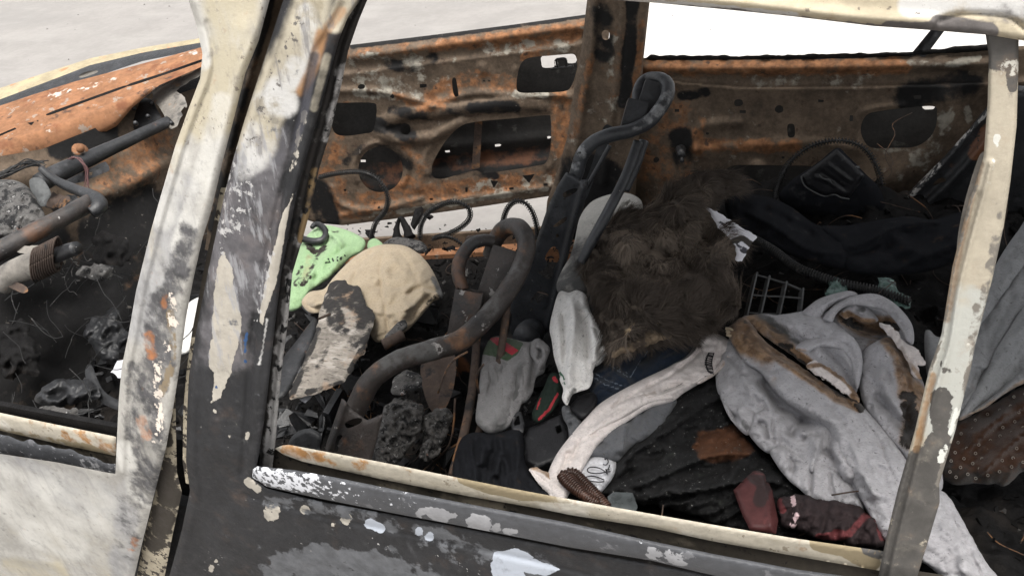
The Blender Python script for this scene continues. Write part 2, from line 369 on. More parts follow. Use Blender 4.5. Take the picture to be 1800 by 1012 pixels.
M_reardoor = mk('burnt_rear_door_paint', (.024, .024, .0255), [
    dict(c=(.022, .022, .0235), n=6, k=2, lo=0, hi=.6), dict(c=(.10, .10, .105), n=50, st=(1, 1, .35), k=2.6, lo=.45, hi=1.2, o=.45), dict(c=(.105, .10, .105), a='lav', n=30, k=1.8, lo=.2, hi=1.0, var=.3), dict(c=(.40, .36, .28), a='cream', n=22, k=1.1, lo=.2, hi=1.0),
    dict(c=(.50, .49, .47), a='white', n=26, k=1.3, lo=.25, hi=1.0), dict(c=(.38, .35, .30), a='peel', n=62, k=1.5, lo=.44, hi=.56, h=1.0, var=.14),
    dict(c=(.42, .41, .40), a='spat', n=105, k=3.0, lo=1.02, hi=1.16, h=.8), dict(c=(.33, .18, .085), a='rust', n=20, k=1.0, lo=.05, hi=1.25),
    dict(c=(.16, .155, .16), a='cream', n=60, d=10, st=(1.6, 1, .25), k=3.2, lo=.95, hi=1.6, o=.7), dict(c=(.25, .215, .15), a='cream', n=30, d=10, k=3.0, lo=1.0, hi=1.6, o=.7), dict(c=(.30, .30, .31), a='lav', n=70, d=10, st=(1.6, 1, .3), k=3.4, lo=.95, hi=1.5, o=.7),
    dict(c=(.06, .06, .07), a='dark', n=20, k=1.2, lo=.1, hi=1.1), dict(c=(.105, .108, .115), a='grey', n=34, k=1.9, lo=.35, hi=.58, var=.25),
    dict(c=(.40, .43, .48), a='pale', n=45, k=1.7, lo=.46, hi=.58, h=.8), dict(c=(.03, .07, .16), a='blue', n=40, k=1.6, lo=.45, hi=.6),
    dict(c=(.34, .33, .31), n=120, k=2.9, lo=.95, hi=1.05, h=.4), dict(c=(.12, .11, .10), a='speck', n=130, k=3.0, lo=.8, hi=1.1), dict(c=(.06, .059, .06), n=42, k=2.4, lo=.2, hi=1.0, o=.5)],
    rough=.55, bump=(150, .3), spec=.22, var=.3, vscale=14)
M_inner = mk('scorched_inner_frame', (.026, .023, .021), [dict(c=(.30, .29, .28), a='ash', n=45, k=2.0, lo=.2, hi=.8, var=.25), dict(c=(.22, .15, .075), a='tan', n=20, k=1.8, lo=.35, hi=.75),
    dict(c=(.012, .012, .012), n=60, k=2.6, lo=.25, hi=.45)], rough=.7, bump=(130, .4), var=.3)
M_ledge = mk('cream_burnt_ledge', (.52, .47, .38), [dict(c=(.38, .33, .24), n=30, d=10, st=(.4, 1, 1), k=2.4, lo=.1, hi=.7, o=.55), dict(c=(.36, .19, .075), a='rust', n=34, k=2.8, lo=.35, hi=.9, var=.3), dict(c=(.30, .245, .155), a='tan', n=20, k=1.2, lo=.42, hi=.56),
    dict(c=(.10, .095, .09), a='dark', n=24, k=1.6, lo=.4, hi=.6), dict(c=(.20, .16, .11), n=80, k=2.6, lo=.5, hi=.66, o=.7), dict(c=(.78, .74, .66), n=9, k=2, lo=.1, hi=.5, o=.6)], rough=.8, bump=(140, .25), var=.14, vscale=20)
M_ledgeface = mk('scorched_ledge_face', (.050, .043, .034), [dict(c=(.19, .165, .125), a='tan', n=20, k=1.6, lo=.3, hi=.8), dict(c=(.012, .012, .012), n=60, k=2.5, lo=.4, hi=.55)], rough=.8, bump=(120, .3), var=.3)
M_mould = mk('blistered_moulding', (.062, .064, .070), [dict(c=(.30, .30, .31), a='patch', n=60, k=1.6, lo=.46, hi=.58, var=.15), dict(c=(.62, .63, .66), a='bub', n=115, k=3.4, lo=.72, hi=.95, h=1.5),
    dict(c=(.20, .20, .21), n=40, k=2.4, lo=.4, hi=.6, o=.5)], rough=.5, bump=(140, .3), spec=.45, var=.2)
M_bar = mk('burnt_division_bar', (.36, .32, .25), [dict(c=(.38, .38, .345), a='grey', n=24, k=1.2, lo=.35, hi=.8), dict(c=(.075, .07, .064), a='dark', n=32, k=2.2, lo=.45, hi=.60, var=.2), dict(c=(.22, .16, .11), a='tan', n=40, k=1.4, lo=.1, hi=1.1),
    dict(c=(.16, .145, .125), a='smut_shade', n=36, k=2.8, lo=.5, hi=.85), dict(c=(.58, .58, .53), a='white', n=40, k=2.6, lo=.55, hi=.7), dict(c=(.27, .165, .085), a='rust', n=40, k=1.6, lo=.1, hi=1.2), dict(c=(.22, .20, .17), n=100, k=2.5, lo=.45, hi=.9, o=.6), dict(c=(.30, .27, .22), n=24, k=2.2, lo=.1, hi=.8, o=.4)],
    rough=.75, bump=(150, .25), var=.12, vscale=16)
M_rail = mk('burnt_roof_rail', (.42, .365, .265), [dict(c=(.50, .49, .47), a='grey', n=15, k=1.4, lo=.35, hi=.8), dict(c=(.11, .10, .095), a='dark', n=18, k=1.5, lo=.4, hi=.75, var=.3), dict(c=(.33, .26, .16), n=14, k=2.2, lo=.25, hi=.6, o=.7),
    dict(c=(.12, .10, .08), n=85, k=2.6, lo=.5, hi=.65, o=.8)], rough=.75, bump=(150, .25), var=.15)

# ------------------------------------------------------------------ ground
gs = 200
V = [(-gs, -gs, 0), (gs, -gs, 0), (gs, gs, 0), (-gs, gs, 0)]
g = mesh_obj('road', V, [(0, 1, 2, 3)], M_ground, org=(0, 0, 0)); tag(g, kind='structure')

def grit():
    r = np.random.default_rng(31); V, Fc = [], []
    for i in range(550):
        x, y = r.uniform(-7, 4), r.uniform(2.6, 9); q = .002+.010*r.random()**4; k = len(V); a = r.uniform(0, 6.28)
        pts = [(math.cos(a+t)*q*r.uniform(.6, 1.2), math.sin(a+t)*q*r.uniform(.6, 1.2)) for t in np.linspace(0, 6.28, 6)[:-1]]
        V += [(x+u, y+v, .0) for u, v in pts]+[(x+u*.5, y+v*.5, q*.7) for u, v in pts]; Fc += [tuple(range(k+5, k+10))]+[(k+t, k+(t+1) % 5, k+5+(t+1) % 5, k+5+t) for t in range(5)]
    return np.array(V), Fc
V, Fc = grit(); o = mesh_obj('grit', V, Fc, mk('grit_stone', (.16, .15, .14), rough=.9, bump=None, var=.6, vscale=3), smooth=False); tag(o, 'small stones and grit scattered over the concrete road', 'grit', kind='stuff')
M_sunlit = mk('sunlit_ground_tone', (.56, .54, .51), [dict(c=(.46, .44, .42), n=1.2, k=2, lo=.1, hi=.7, o=.5), dict(c=(.40, .39, .37), n=40, k=2.4, lo=.4, hi=.8, o=.3)], rough=.9, bump=(120, .3), var=.06, vscale=3)  # paler ground colour standing in for overexposed sunlight
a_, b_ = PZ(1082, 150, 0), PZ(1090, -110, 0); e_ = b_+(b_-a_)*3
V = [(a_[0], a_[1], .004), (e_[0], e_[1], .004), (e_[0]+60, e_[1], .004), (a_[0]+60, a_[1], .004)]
o = mesh_obj('overexposed_ground', V, [(0, 3, 2, 1)], M_sunlit, org=(0, 0, 0)); tag(o, kind='structure')  # added bright sheet over the road, its edge hidden behind the far pillar
# ------------------------------------------------------------------ the car
car = empty('burnt_car', (-.6, 1.45, 0), 'burnt out car shell with rusted doors, seen through its glassless side windows', 'car')

# near front door: pillar and outer skin
fl = [(328, -60), (331, 0), (344, 40), (356, 95), (352, 138), (332, 190), (308, 257), (285, 336), (267, 399), (256, 443), (239, 512), (225, 592), (214, 644), (209, 700), (206, 760), (203, 832)]
fr = [(494, -60), (474, 0), (455, 71), (431, 130), (411, 209), (391, 285), (371, 372), (356, 419), (341, 485), (327, 557), (316, 644), (304, 720), (292, 786), (272, 865), (250, 954), (232, 1030)]
skin = fl+[(188, 830), (100, 812), (0, 797), (-80, 785)]+[(-80, 1040), (10, 1040)]+[(110, 1040)]+fr[::-1]
mid = [((a[0]+b[0])/2, (a[1]+b[1])/2) for a, b in zip(fl[:15], fr[:15])]
fdr = relief('front_door', skin, near(-.005), M_frontdoor, car, step=4.2, th=.03, sm=False, bulge=(.006, 7),
    folds=[('ro', [(x+12, y) for x, y in fl[1:]], 5, .004), ('vo', [(x+19, y) for x, y in fl[2:]], 4, .003), ('ro', [(x-13, y) for x, y in fr], 5, .004), ('ro', [(430, 60), (410, 140), (385, 230), (350, 330), (325, 420), (300, 520)], 30, .007),
           ('so', [(204, 830), (100, 812), (0, 797), (-80, 785)][::-1], 60, .012), ('vo', [(215, 700), (225, 800), (262, 900), (240, 1010)], 22, .008), ('ro', [(0, 975), (60, 985), (110, 1000), (140, 1040)], 9, .008), ('ro', [(-80, 900), (100, 920), (200, 960)], 70, .010)],
    at=dict(cream=[([(400, -40), (420, 60), (400, 130), (370, 200)], 50, .9), ([(352, 140), (300, 300), (262, 430), (230, 560)], 9, .9), ([(40, 940), (130, 970), (200, 985)], 40, .35), ([(20, 1000), (100, 1010)], 26, .6)],
            white=[([(350, 60), (358, 110)], 16, .9), ([(390, 180), (370, 270), (345, 350), (320, 430)], 22, .75), ([(310, 280), (285, 380)], 30, .6), ([(-20, 850), (60, 880), (150, 890)], 60, .6), ([(60, 935), (130, 960)], 30, .7), ([(215, 790), (240, 860), (270, 880)], 18, .8)],
            grey=[([(310, 340), (290, 420), (265, 500), (250, 560)], 45, .8), ([(0, 830), (90, 850), (180, 880)], 40, .6), ([(225, 860), (215, 1000)], 26, .7)],
            dark=[([(330, 410), (312, 470), (298, 510)], 20, .95), ([(285, 540), (280, 640), (256, 700), (262, 760), (262, 830), (256, 860)], 30, .98), ([(230, 870), (225, 960)], 22, .55), ([(236, 650), (232, 760)], 16, .75)],
            rust=[([(262, 590), (266, 625)], 10, 1.0), ([(286, 540), (291, 520)], 7, .8), ([(252, 740), (258, 765)], 13, .9), ([(238, 950), (232, 962)], 8, .8)],
            tan=[([(300, 540), (305, 640), (285, 690)], 9, .5), ([(458, 40), (430, 120)], 6, .5)],
            flake=[([(302, 520), (303, 570)], 9, .8), ([(294, 600), (296, 630)], 8, .8), ([(277, 640), (275, 700), (282, 730), (276, 770)], 9, .8)],
            speck=[([(460, 20), (440, 80), (420, 150)], 14, .55), ([(390, 200), (330, 240), (360, 180)], 24, .5)]))
relief('hinge_flange', [(308, 660), (309, 740), (311, 830), (320, 865), (304, 936), (284, 1040), (236, 1040), (251, 954), (273, 865), (287, 786), (299, 715)], near(.012), M_flange, fdr, step=5, th=.02, sm=False, bulge=(.006, 14),
    at=dict(dark=[([(285, 830), (300, 870), (270, 950)], 22, .75), ([(295, 730), (298, 780)], 8, .7)]))
relief('window_ledge', [(-60, 712), (0, 725), (100, 746), (204, 767), (204, 801), (100, 779), (0, 756), (-60, 744)], near(.05), M_ledge, fdr, step=5, th=.02, sm=False, bulge=(.006, 8),
    at=dict(rust=[([(120, 765), (204, 785)], 16, .7), ([(30, 735), (90, 745)], 8, .5)], tan=[([(-60, 750), (100, 775), (204, 798)], 8, .6)]))
relief('ledge_face', [(-60, 740), (0, 752), (100, 775), (206, 797), (206, 850), (100, 826), (0, 808), (-60, 796)], near(.06), M_ledgeface, fdr, step=8, th=.01, sm=False, at=dict(tan=[([(0, 770), (204, 815)], 25, .5)]))
relief('window_seal', [(-60, 752), (0, 764), (60, 776), (140, 797), (204, 815), (206, 842), (140, 829), (60, 808), (0, 796), (-60, 785)], near(.022), M_mould, fdr, step=5, th=.02, sm=False, bulge=(.008, 12), edge=(4, 18),
    at=dict(bub=[([(0, 790), (200, 830)], 12, .2)], patch=[([(150, 812), (204, 830)], 14, .5)]))

relief('door_pillar', [(455, -60), (525, -60), (490, 60), (455, 170), (425, 280), (402, 360), (386, 440), (360, 440), (372, 350), (395, 250), (425, 120), (450, 30)], near(.10), M_rustdk, car, step=6, th=.03, sm=False, folds=[('r', [(480, -40), (450, 90), (410, 230), (385, 350)], 8, .015)], at=dict(soot=[([(480, -40), (450, 90), (410, 230), (375, 400)], 12, .8)], rust=[([(450, 110), (430, 170)], 8, .6)]))
# near rear door: pillar, window corner and outer skin in one pressed panel with the window cut out
rl = [(512, -60), (498, 0), (478, 63), (447, 158), (427, 221), (410, 280), (395, 340), (380, 410), (367, 471), (346, 575), (332, 661), (329, 722), (327, 811), (334, 862), (320, 930), (290, 1040)]
rr = [(700, -60), (640, -8), (612, 30), (596, 70), (580, 130), (560, 200), (540, 270), (524, 330), (512, 390), (496, 470), (485, 557), (476, 640), (467, 720), (458, 780), (450, 826)]
belt = [(443, 840), (470, 858), (560, 880), (700, 906), (787, 922), (1000, 965), (1144, 990), (1226, 1006), (1400, 1040)]
rskin = rl+belt[::-1]+rr[::-1]
rdr = relief('rear_door', rskin, near(0), M_reardoor, car, step=4, th=.03, sm=False, bulge=(.006, 8),
    folds=[('vo', [(600, 10), (575, 60), (553, 99), (530, 198), (505, 300), (480, 400), (455, 520), (440, 640), (432, 760), (426, 830)], 6, .006),
           ('ro', [(582, 60), (560, 130), (543, 200), (520, 300), (494, 400), (474, 500), (458, 620), (448, 760)], 9, .005), ('ro', [(x+12, y) for x, y in rl], 6, .004),
           ('ro', [(500, 60), (470, 170), (440, 290), (415, 400), (395, 520), (385, 650), (380, 800)], 40, .009),
           ('vo', [(430, 870), (560, 905), (700, 935), (830, 962), (1000, 1000), (1100, 1030)], 5, .006), ('ro', [(420, 950), (700, 1010), (900, 1040)], 60, .012)],
    at=dict(cream=[([(560, -30), (530, 60), (500, 120), (470, 190), (450, 250)], 36, 1.0), ([(620, -20), (590, 40)], 20, .9), ([(575, 100), (562, 150), (552, 190)], 9, .6)],
            white=[([(520, 120), (470, 180), (500, 180)], 26, .9), ([(450, 230), (430, 300), (470, 260)], 22, .7), ([(540, 20), (545, 100)], 18, .7), ([(470, 560), (462, 610), (456, 640)], 2.5, .85), ([(322, 880), (315, 930)], 3, .9)],
            lav=[([(440, 280), (425, 350), (410, 450), (400, 560), (395, 610)], 46, .95), ([(480, 250), (460, 330), (450, 430), (440, 520)], 34, .9)],
            peel=[('poly', [(384, 454), (395, 440), (407, 470), (415, 523), (425, 564), (418, 610), (405, 654), (396, 680), (387, 700), (372, 708), (377, 670), (377, 654), (366, 644), (372, 590), (376, 540), (378, 500)], 5, .95),
                  ('poly', [(516, 340), (506, 380), (500, 420), (493, 460), (484, 500), (470, 540), (462, 575), (455, 565), (462, 520), (473, 470), (486, 420), (498, 375)], 4, .95), ([(536, 200), (524, 250), (514, 300)], 7, .5), ([(478, 900)], 15, .95), ([(536, 895)], 9, .95), ([(609, 912)], 10, .95), ([(585, 922)], 3.5, .9), ([(436, 762), (434, 770)], 4, .8), ([(437, 845), (452, 860)], 8, .8), ([(378, 722)], 4, .8), ([(404, 766)], 4, .6),
                  ([(372, 998)], 6, .9), ([(380, 985)], 4, .8)],
            spat=[([(420, 260), (405, 330), (398, 400)], 26, .85), ([(440, 300), (430, 400)], 22, .7), ([(478, 440), (462, 500), (452, 560)], 8, .9), ([(395, 380), (388, 460)], 10, .8), ([(370, 980), (430, 1000)], 30, .4), ([(640, 960), (900, 1010)], 30, .4), ([(520, 960), (560, 1000)], 30, .5)],
            rust=[([(565, 60), (550, 120), (530, 160)], 11, .85), ([(600, 20), (575, 50)], 10, .7)], dark=[([(553, 99), (535, 190), (516, 260)], 9, .9), ([(500, 230), (490, 280)], 12, .5)],
            grey=[('poly', [(440, 1040), (470, 975), (560, 955), (680, 970), (760, 1000), (830, 1040)], 20, .85), ([(470, 885), (520, 885), (640, 905), (700, 925)], 14, .5), ([(740, 940), (850, 975), (950, 1000)], 22, .5)],
            pale=[('poly', [(868, 970), (905, 962), (925, 970), (950, 985), (985, 1000), (960, 1012), (920, 1005), (930, 1030), (870, 1030), (862, 990)], 4, .95), ([(650, 920), (668, 928)], 9, .95), ([(736, 933)], 7, .9), ([(756, 942)], 8, .9)],
            blue=[([(434, 585), (431, 618)], 3.5, .62), ([(431, 635)], 3.5, .8), ([(380, 680)], 4, .7)], speck=[([(520, 40), (490, 120), (460, 200)], 18, .6), ([(470, 190), (440, 260)], 20, .55)]))
relief('belt_moulding', [(445, 824), (452, 819), (520, 826), (587, 838), (720, 865), (860, 892), (1000, 918), (1144, 950), (1250, 972), (1400, 1000), (1560, 1022), (1560, 1060), (1400, 1044), (1226, 1004), (1144, 984), (1000, 961), (787, 919), (700, 903), (560, 875), (470, 855), (443, 838)], near(-.012), M_mould, rdr,
    step=4.5, th=.03, sm=False, bulge=(.010, 16), folds=[('vo', [(640, 862), (780, 888), (1000, 932)], 2.5, .002)],
    at=dict(bub=[([(450, 830), (500, 845), (545, 850)], 20, .95), ([(500, 845), (600, 862)], 18, .6), ([(600, 862), (720, 886)], 16, .3)], patch=[('poly', [(745, 890), (780, 893), (796, 906), (786, 918), (752, 910)], 4), ([(740, 900)], 9, .8), ([(835, 917), (850, 920)], 16, 1.0), ([(872, 927)], 9, .9), ([(888, 932), (905, 935)], 6, .8), ([(800, 905)], 6, .8), ([(1150, 972), (1200, 985)], 14, .6)]))
relief('window_ledge', [(483, 788), (494, 783), (507, 781), (560, 791), (667, 811), (820, 842), (900, 858), (1063, 888), (1250, 921), (1400, 946), (1575, 971), (1572, 1006), (1533, 1000), (1429, 982), (1250, 950), (1144, 927), (1000, 904), (947, 893), (820, 871), (667, 841), (533, 811), (497, 798)], near(.035), M_ledge, rdr,
    step=4.5, th=.02, sm=False, bulge=(.003, 5), at=dict(rust=[([(500, 788), (530, 797), (560, 805)], 9, .9), ([(560, 800), (640, 818)], 10, .5)], tan=[('poly', [(800, 836), (860, 848), (990, 874), (1010, 884), (920, 880), (850, 865), (805, 848)], 5), ([(1440, 950), (1480, 962), (1530, 985)], 18, .9)], dark=[([(1530, 962), (1600, 990)], 16, .9), ([(949, 893)], 3, .8)]))
relief('ledge_face', [(470, 796), (483, 787), (533, 805), (667, 835), (820, 865), (1000, 898), (1250, 945), (1430, 975), (1660, 1010), (1660, 1045), (1400, 1010), (1144, 960), (1000, 930), (720, 877), (587, 850), (452, 830)], near(.045), M_ledgeface, rdr, step=7, th=.01, sm=False,
    at=dict(tan=[([(650, 850), (720, 862)], 18, .45), ([(780, 876), (880, 893)], 12, .7), ([(900, 893), (1250, 960)], 8, .35)]))
inn = [(690, -60), (650, -10), (630, 38), (612, 90), (600, 150), (580, 235), (560, 300), (548, 360), (532, 420), (514, 480), (507, 557), (496, 644), (490, 704), (485, 768), (478, 830)]
innl = [(650, -60), (615, 10), (592, 70), (576, 130), (557, 200), (537, 270), (521, 330), (508, 390), (492, 470), (481, 557), (472, 640), (463, 720), (455, 830)]
relief('inner_frame', inn+innl[::-1], near(.035), M_inner, rdr, step=4, th=.03, sm=False, bulge=(.010, 12), folds=[('vo', [(630, 0), (600, 80), (575, 190), (545, 300), (525, 390), (505, 480), (493, 560), (480, 690), (468, 820)], 4, .006)],
    at=dict(ash=[([(512, 490), (502, 560), (495, 620)], 10, .7), ([(494, 640), (488, 700), (480, 770), (472, 820)], 13, 1.0), ([(604, 120), (590, 180), (575, 240)], 10, .62), ([(540, 370), (525, 430)], 10, .5)], tan=[([(552, 300), (540, 370), (530, 420)], 8, .8), ([(640, 10), (615, 60)], 6, .4)]))
relief('hinge_flange', [(398, 330), (384, 410), (370, 475), (350, 575), (336, 661), (331, 722), (329, 811), (334, 850), (327, 850), (321, 811), (322, 722), (328, 650), (338, 580), (357, 480), (374, 400), (388, 330)], near(.012), M_flange, rdr, step=4.5, th=.03, sm=False, at=dict(dark=[([(380, 400), (340, 580)], 12, 1.0)]))

# window division bar and roof rail
bl = [(1729, 40), (1738, 98), (1736, 180), (1729, 275), (1712, 330), (1704, 350), (1674, 469), (1655, 587), (1633, 650), (1608, 757), (1579, 857), (1558, 943), (1538, 1040)]
br = [(1791, 45), (1790, 130), (1787, 222), (1776, 320), (1764, 400), (1745, 488), (1714, 607), (1706, 650), (1679, 757), (1651, 850), (1652, 882), (1636, 936), (1604, 1040)]
relief('division_bar', bl+br[::-1], near(.02), M_bar, rdr, step=4, th=.03, sm=False, bulge=(.006, 6),
    folds=[('ro', [(x*.72+u*.28, y*.72+v*.28) for (x, y), (u, v) in zip(bl, br)][3:], 5, .006), ('vo', [(x*.82+u*.18, y*.82+v*.18) for (x, y), (u, v) in zip(bl, br)][4:], 5, .004)],
    at=dict(dark=[([(1760, 50), (1765, 90)], 40, .9), ([(1778, 110), (1782, 150)], 14, .8), ([(1655, 700), (1650, 760), (1640, 790)], 20, .85), ([(1660, 640), (1672, 670)], 10, .6), ([(1630, 830), (1600, 940), (1575, 1030)], 55, 1.0)],
            smut_shade=[([(x-3, y) for x, y in br[4:10]], 6, .75), ([(x+3, y) for x, y in bl[4:9]], 3, .6), ([(1755, 360), (1757, 380)], 8, .9), ([(1750, 420), (1744, 460), (1730, 520)], 12, .95), ([(1720, 540), (1706, 600)], 10, .8)], grey=[([(1705, 540), (1680, 640), (1660, 740)], 45, .9)],  # darker line along both edges of the bar
            tan=[([(1722, 290), (1700, 370), (1680, 460), (1664, 560)], 9, .9)], rust=[([(1640, 660), (1624, 730), (1610, 790)], 7, 1.0)], white=[([(1662, 790), (1655, 805)], 10, .9), ([(1690, 690), (1672, 760)], 6, .8), ([(1752, 240), (1740, 320)], 6, .5)]))
relief('window_seal', [(1736, 270), (1728, 300), (1708, 350), (1694, 400), (1682, 440), (1686, 400), (1697, 350), (1712, 300), (1724, 270)], near(.05), M_bare, rdr, step=4, th=.01)

roof = relief('roof_rail', [(640, -14), (700, -3), (800, -12), (1035, -2), (1147, 5), (1284, 18), (1400, 30), (1533, 46), (1644, 54), (1740, 62), (1800, 72), (1900, 88), (2300, 150), (2300, -75), (600, -75)], near(.012), M_rail, car, step=5, th=.05, sm=False, bulge=(.012, 10),
    folds=[('ro', [(1000, -20), (1280, 2), (1500, 28), (1640, 38)], 10, .008), ('vo', [(1640, 52), (1655, 35), (1700, 25), (1770, 30), (1800, 50)], 4, .006)],
    at=dict(dark=[([(1035, 2), (1284, 18), (1533, 46), (1644, 54)], 5, .8), ([(1650, 40), (1700, 45), (1740, 55)], 16, .9), ([(1690, 10), (1800, 25)], 26, .6), ([(1560, 44), (1640, 46)], 8, .9)], grey=[([(1600, 10), (1700, 0), (1800, 10)], 24, .8), ([(1100, 2), (1250, 12), (1400, 26)], 5, .9)]))
def slab(name, pts_lo, pts_hi, m, par): n = len(pts_lo); return mesh_obj(name, np.array(list(pts_lo)+list(pts_hi)), [tuple(range(n))[::-1], tuple(range(n, 2*n))]+[(i, (i+1) % n, n+(i+1) % n, n+i) for i in range(n)], m, par, smooth=False)
M_roofin = mk('burnt_roof_skin', (.10, .075, .055), [dict(c=(.25, .12, .06), n=5, k=2, lo=.1, hi=.5)], rough=.9)
def curved_roof():
    xs = np.linspace(-.85, 1.75, 18); ys = np.linspace(.835, 2.06, 14); V = []
    for dz in (0, .02):
        for x in xs:
            for y in ys:
                c = 1-((y-1.45)/.62)**2; V.append((x, y, 1.60+.065*c-.03*max(0, (-.3-x))**1.5-.05*max(0, x-1.0)+dz))
    n = len(xs)*len(ys); q = []; k = len(ys)
    for i in range(len(xs)-1):
        for j in range(k-1):
            a = i*k+j; q += [(a, a+1, a+k+1, a+k), (n+a, n+a+k, n+a+k+1, n+a+1)]
    for i in range(len(xs)-1): q += [(i*k, (i+1)*k, n+(i+1)*k, n+i*k), (i*k+k-1, n+i*k+k-1, n+(i+1)*k+k-1, (i+1)*k+k-1)]
    for j in range(k-1): q += [(j, n+j, n+j+1, j+1), ((len(xs)-1)*k+j, (len(xs)-1)*k+j+1, n+(len(xs)-1)*k+j+1, n+(len(xs)-1)*k+j)]
    return mesh_obj('roof', np.array(V), q, M_roofin, car)
curved_roof()

# floor pan, sills, rear bodywork that closes the shell
B3 = np.eye(3)
def boxobj(name, lo, hi, m, par):
    lo, hi = np.array(lo), np.array(hi); V, Fc = box_geo((lo+hi)/2, B3, (hi-lo)/2); return mesh_obj(name, V, Fc, m, par, smooth=False)
boxobj('floor_pan', (-2.5, .74, .30), (1.75, 2.14, .33), M_char, car)
boxobj('inner_side_panel', (-2.5, .725, .33), (1.75, .735, .93), M_char, car)
boxobj('rear_quarter_panel', (.30, .665, .3), (1.75, .70, .985), M_reardoor, car)
boxobj('lower_skin', (-1.9, .70, .38), (.298, .72, .80), M_reardoor, car)
boxobj('tailgate', (1.72, .74, .33), (1.76, 2.2, 1.05), M_char, car)

# far front door, swung open
_fd = relief; fdo = (lambda *a, **k: _fd(*a, **{**k, 'folds': [(f[0], f[1], f[2]*.8, f[3]*1.5) for f in k['folds']]}))('front_door', [(540, 92), (619, 79), (760, 62), (900, 44), (1030, 26), (1075, 20), (1066, 100), (1050, 200), (1030, 300), (1016, 334), (985, 341), (970, 344), (860, 361), (777, 373), (690, 385), (603, 396), (556, 392), (520, 380), (520, 240)], fdoor(0), M_rustdk, car, step=4, th=.012, sm=False, bulge=(.006, 6),
    holes=[[(585, 184), (600, 181), (654, 181), (662, 190), (660, 212), (655, 231), (640, 235), (607, 239), (589, 234), (582, 213)],
           [(911, 126), (919, 108), (935, 101), (970, 98), (1004, 95), (1013, 102), (1014, 122), (1004, 152), (990, 161), (950, 163), (916, 163), (908, 154)],
           [(669+39*math.cos(a), 298+40*math.sin(a)) for a in np.linspace(0, 2*math.pi, 18, endpoint=False)],
           [(759, 298), (764, 280), (785, 246), (812, 221), (848, 213), (905, 208), (960, 203), (968, 210), (968, 257), (960, 285), (940, 292), (858, 304), (836, 300), (808, 306), (780, 314), (763, 312)],
           [(795, 140), (801, 138), (805, 160), (806, 168), (800, 170), (796, 160)], [(629, 152), (634, 148), (641, 150), (641, 155), (635, 157), (630, 156)], [(738, 148), (750, 148), (750, 154), (738, 155)],
           [(685, 170), (690, 165), (694, 169), (691, 174)], [(862, 317), (876, 318), (868, 331)], [(918, 309), (940, 306), (930, 322)], [(703, 227), (707, 218), (714, 217), (721, 222), (721, 232), (715, 237), (707, 235)],
           [(818, 330), (822, 329), (822, 338), (818, 338)], [(895, 330), (903, 329), (903, 333), (895, 334)], [(755, 349), (761, 348), (761, 352), (755, 352)], [(955, 323), (963, 322), (963, 326), (955, 327)], [(849, 141), (853, 141), (853, 144), (849, 144)], [(858, 141), (862, 141), (862, 144), (858, 144)], [(604, 333), (609, 332), (609, 336), (604, 336)]],
    folds=[('ro', [(620, 100), (760, 82), (900, 63), (1030, 45)], 13, .016), ('so', [(1030, 75), (900, 93), (760, 110), (600, 131)], 22, .010),
           ('t', [(655, 225), (690, 208), (721, 200), (780, 196), (840, 188), (900, 184), (985, 188)], 16, .016), ('t', [(655, 230), (700, 245), (750, 242), (790, 225), (830, 205)], 13, .018),
           ('ro', [(590, 160), (650, 160), (700, 168), (760, 185)], 7, .010), ('ro', [(760, 185), (830, 165), (900, 168), (1000, 170)], 9, .010), ('ro', [(669+47*math.cos(a), 298+48*math.sin(a)) for a in np.linspace(-3.6, .6, 14)], 5, .007),
           ('ro', [(600, 378), (700, 366), (800, 352), (975, 327)], 6, .008), ('ro', [(750, 305), (745, 280), (765, 240)], 6, .007), ('ro', [(583, 330), (600, 360), (650, 368), (740, 350)], 6, .010), ('ro', [(975, 200), (975, 270), (965, 295)], 6, .007), ('ro', [(700, 250), (735, 290), (735, 330)], 10, .008), ('ro', [(905, 120), (903, 150), (915, 168), (990, 167)], 4, .006), ('vo', [(848, 118), (850, 125)], 10, -.008)],
    at=dict(rust=[([(780, 150), (740, 190)], 10, .9), ([(610, 190), (580, 300)], 10, .8), ([(985, 60), (860, 74)], 9, .9), ([(640, 350), (720, 318)], 10, .8), ([(760, 84), (900, 64), (1035, 46)], 12, .85), ([(600, 100), (760, 80)], 12, .5), ([(860, 80), (990, 60)], 12, .7), ([(800, 150), (770, 175), (760, 180)], 22, .7), ([(840, 140), (900, 150)], 20, .6), ([(690, 168), (740, 185)], 9, .7), ([(985, 170), (985, 260)], 18, .8), ([(575, 270), (580, 340)], 30, .6), ([(720, 330), (770, 340), (960, 310)], 17, .75), ([(600, 370), (720, 345)], 22, .6), ([(715, 245), (735, 300)], 16, .5), ([(920, 100), (960, 95)], 8, .8), ([(920, 75), (1010, 62)], 14, .8)],
            soot=[([(690, 195), (760, 205), (840, 190), (905, 188)], 11, .62), ([(830, 190), (905, 188)], 12, .8), ([(905, 188), (985, 190)], 8, .45), ([(650, 215), (720, 240)], 14, .7), ([(610, 285), (640, 260), (690, 262), (720, 290)], 10, .6), ([(760, 310), (820, 300), (870, 310)], 8, .6), ([(560, 340), (575, 390)], 26, .9), ([(620, 82), (760, 64), (900, 46), (1030, 28)], 5, 1.0), ([(680, 110), (720, 118), (760, 105)], 12, .5)],
            ash=[([(640, 140), (680, 150), (720, 170)], 22, .6), ([(600, 155), (650, 165)], 12, .5), ([(730, 130), (790, 140)], 22, .5), ([(870, 165), (960, 165)], 8, .6), ([(860, 90), (930, 80), (1000, 80)], 14, .5), ([(700, 372), (960, 332)], 5, .9), ([(640, 380), (780, 360)], 5, .5), ([(830, 330), (960, 315)], 12, .5), ([(620, 110), (700, 98)], 14, .5), ([(662, 115), (760, 100)], 8, .5)]))
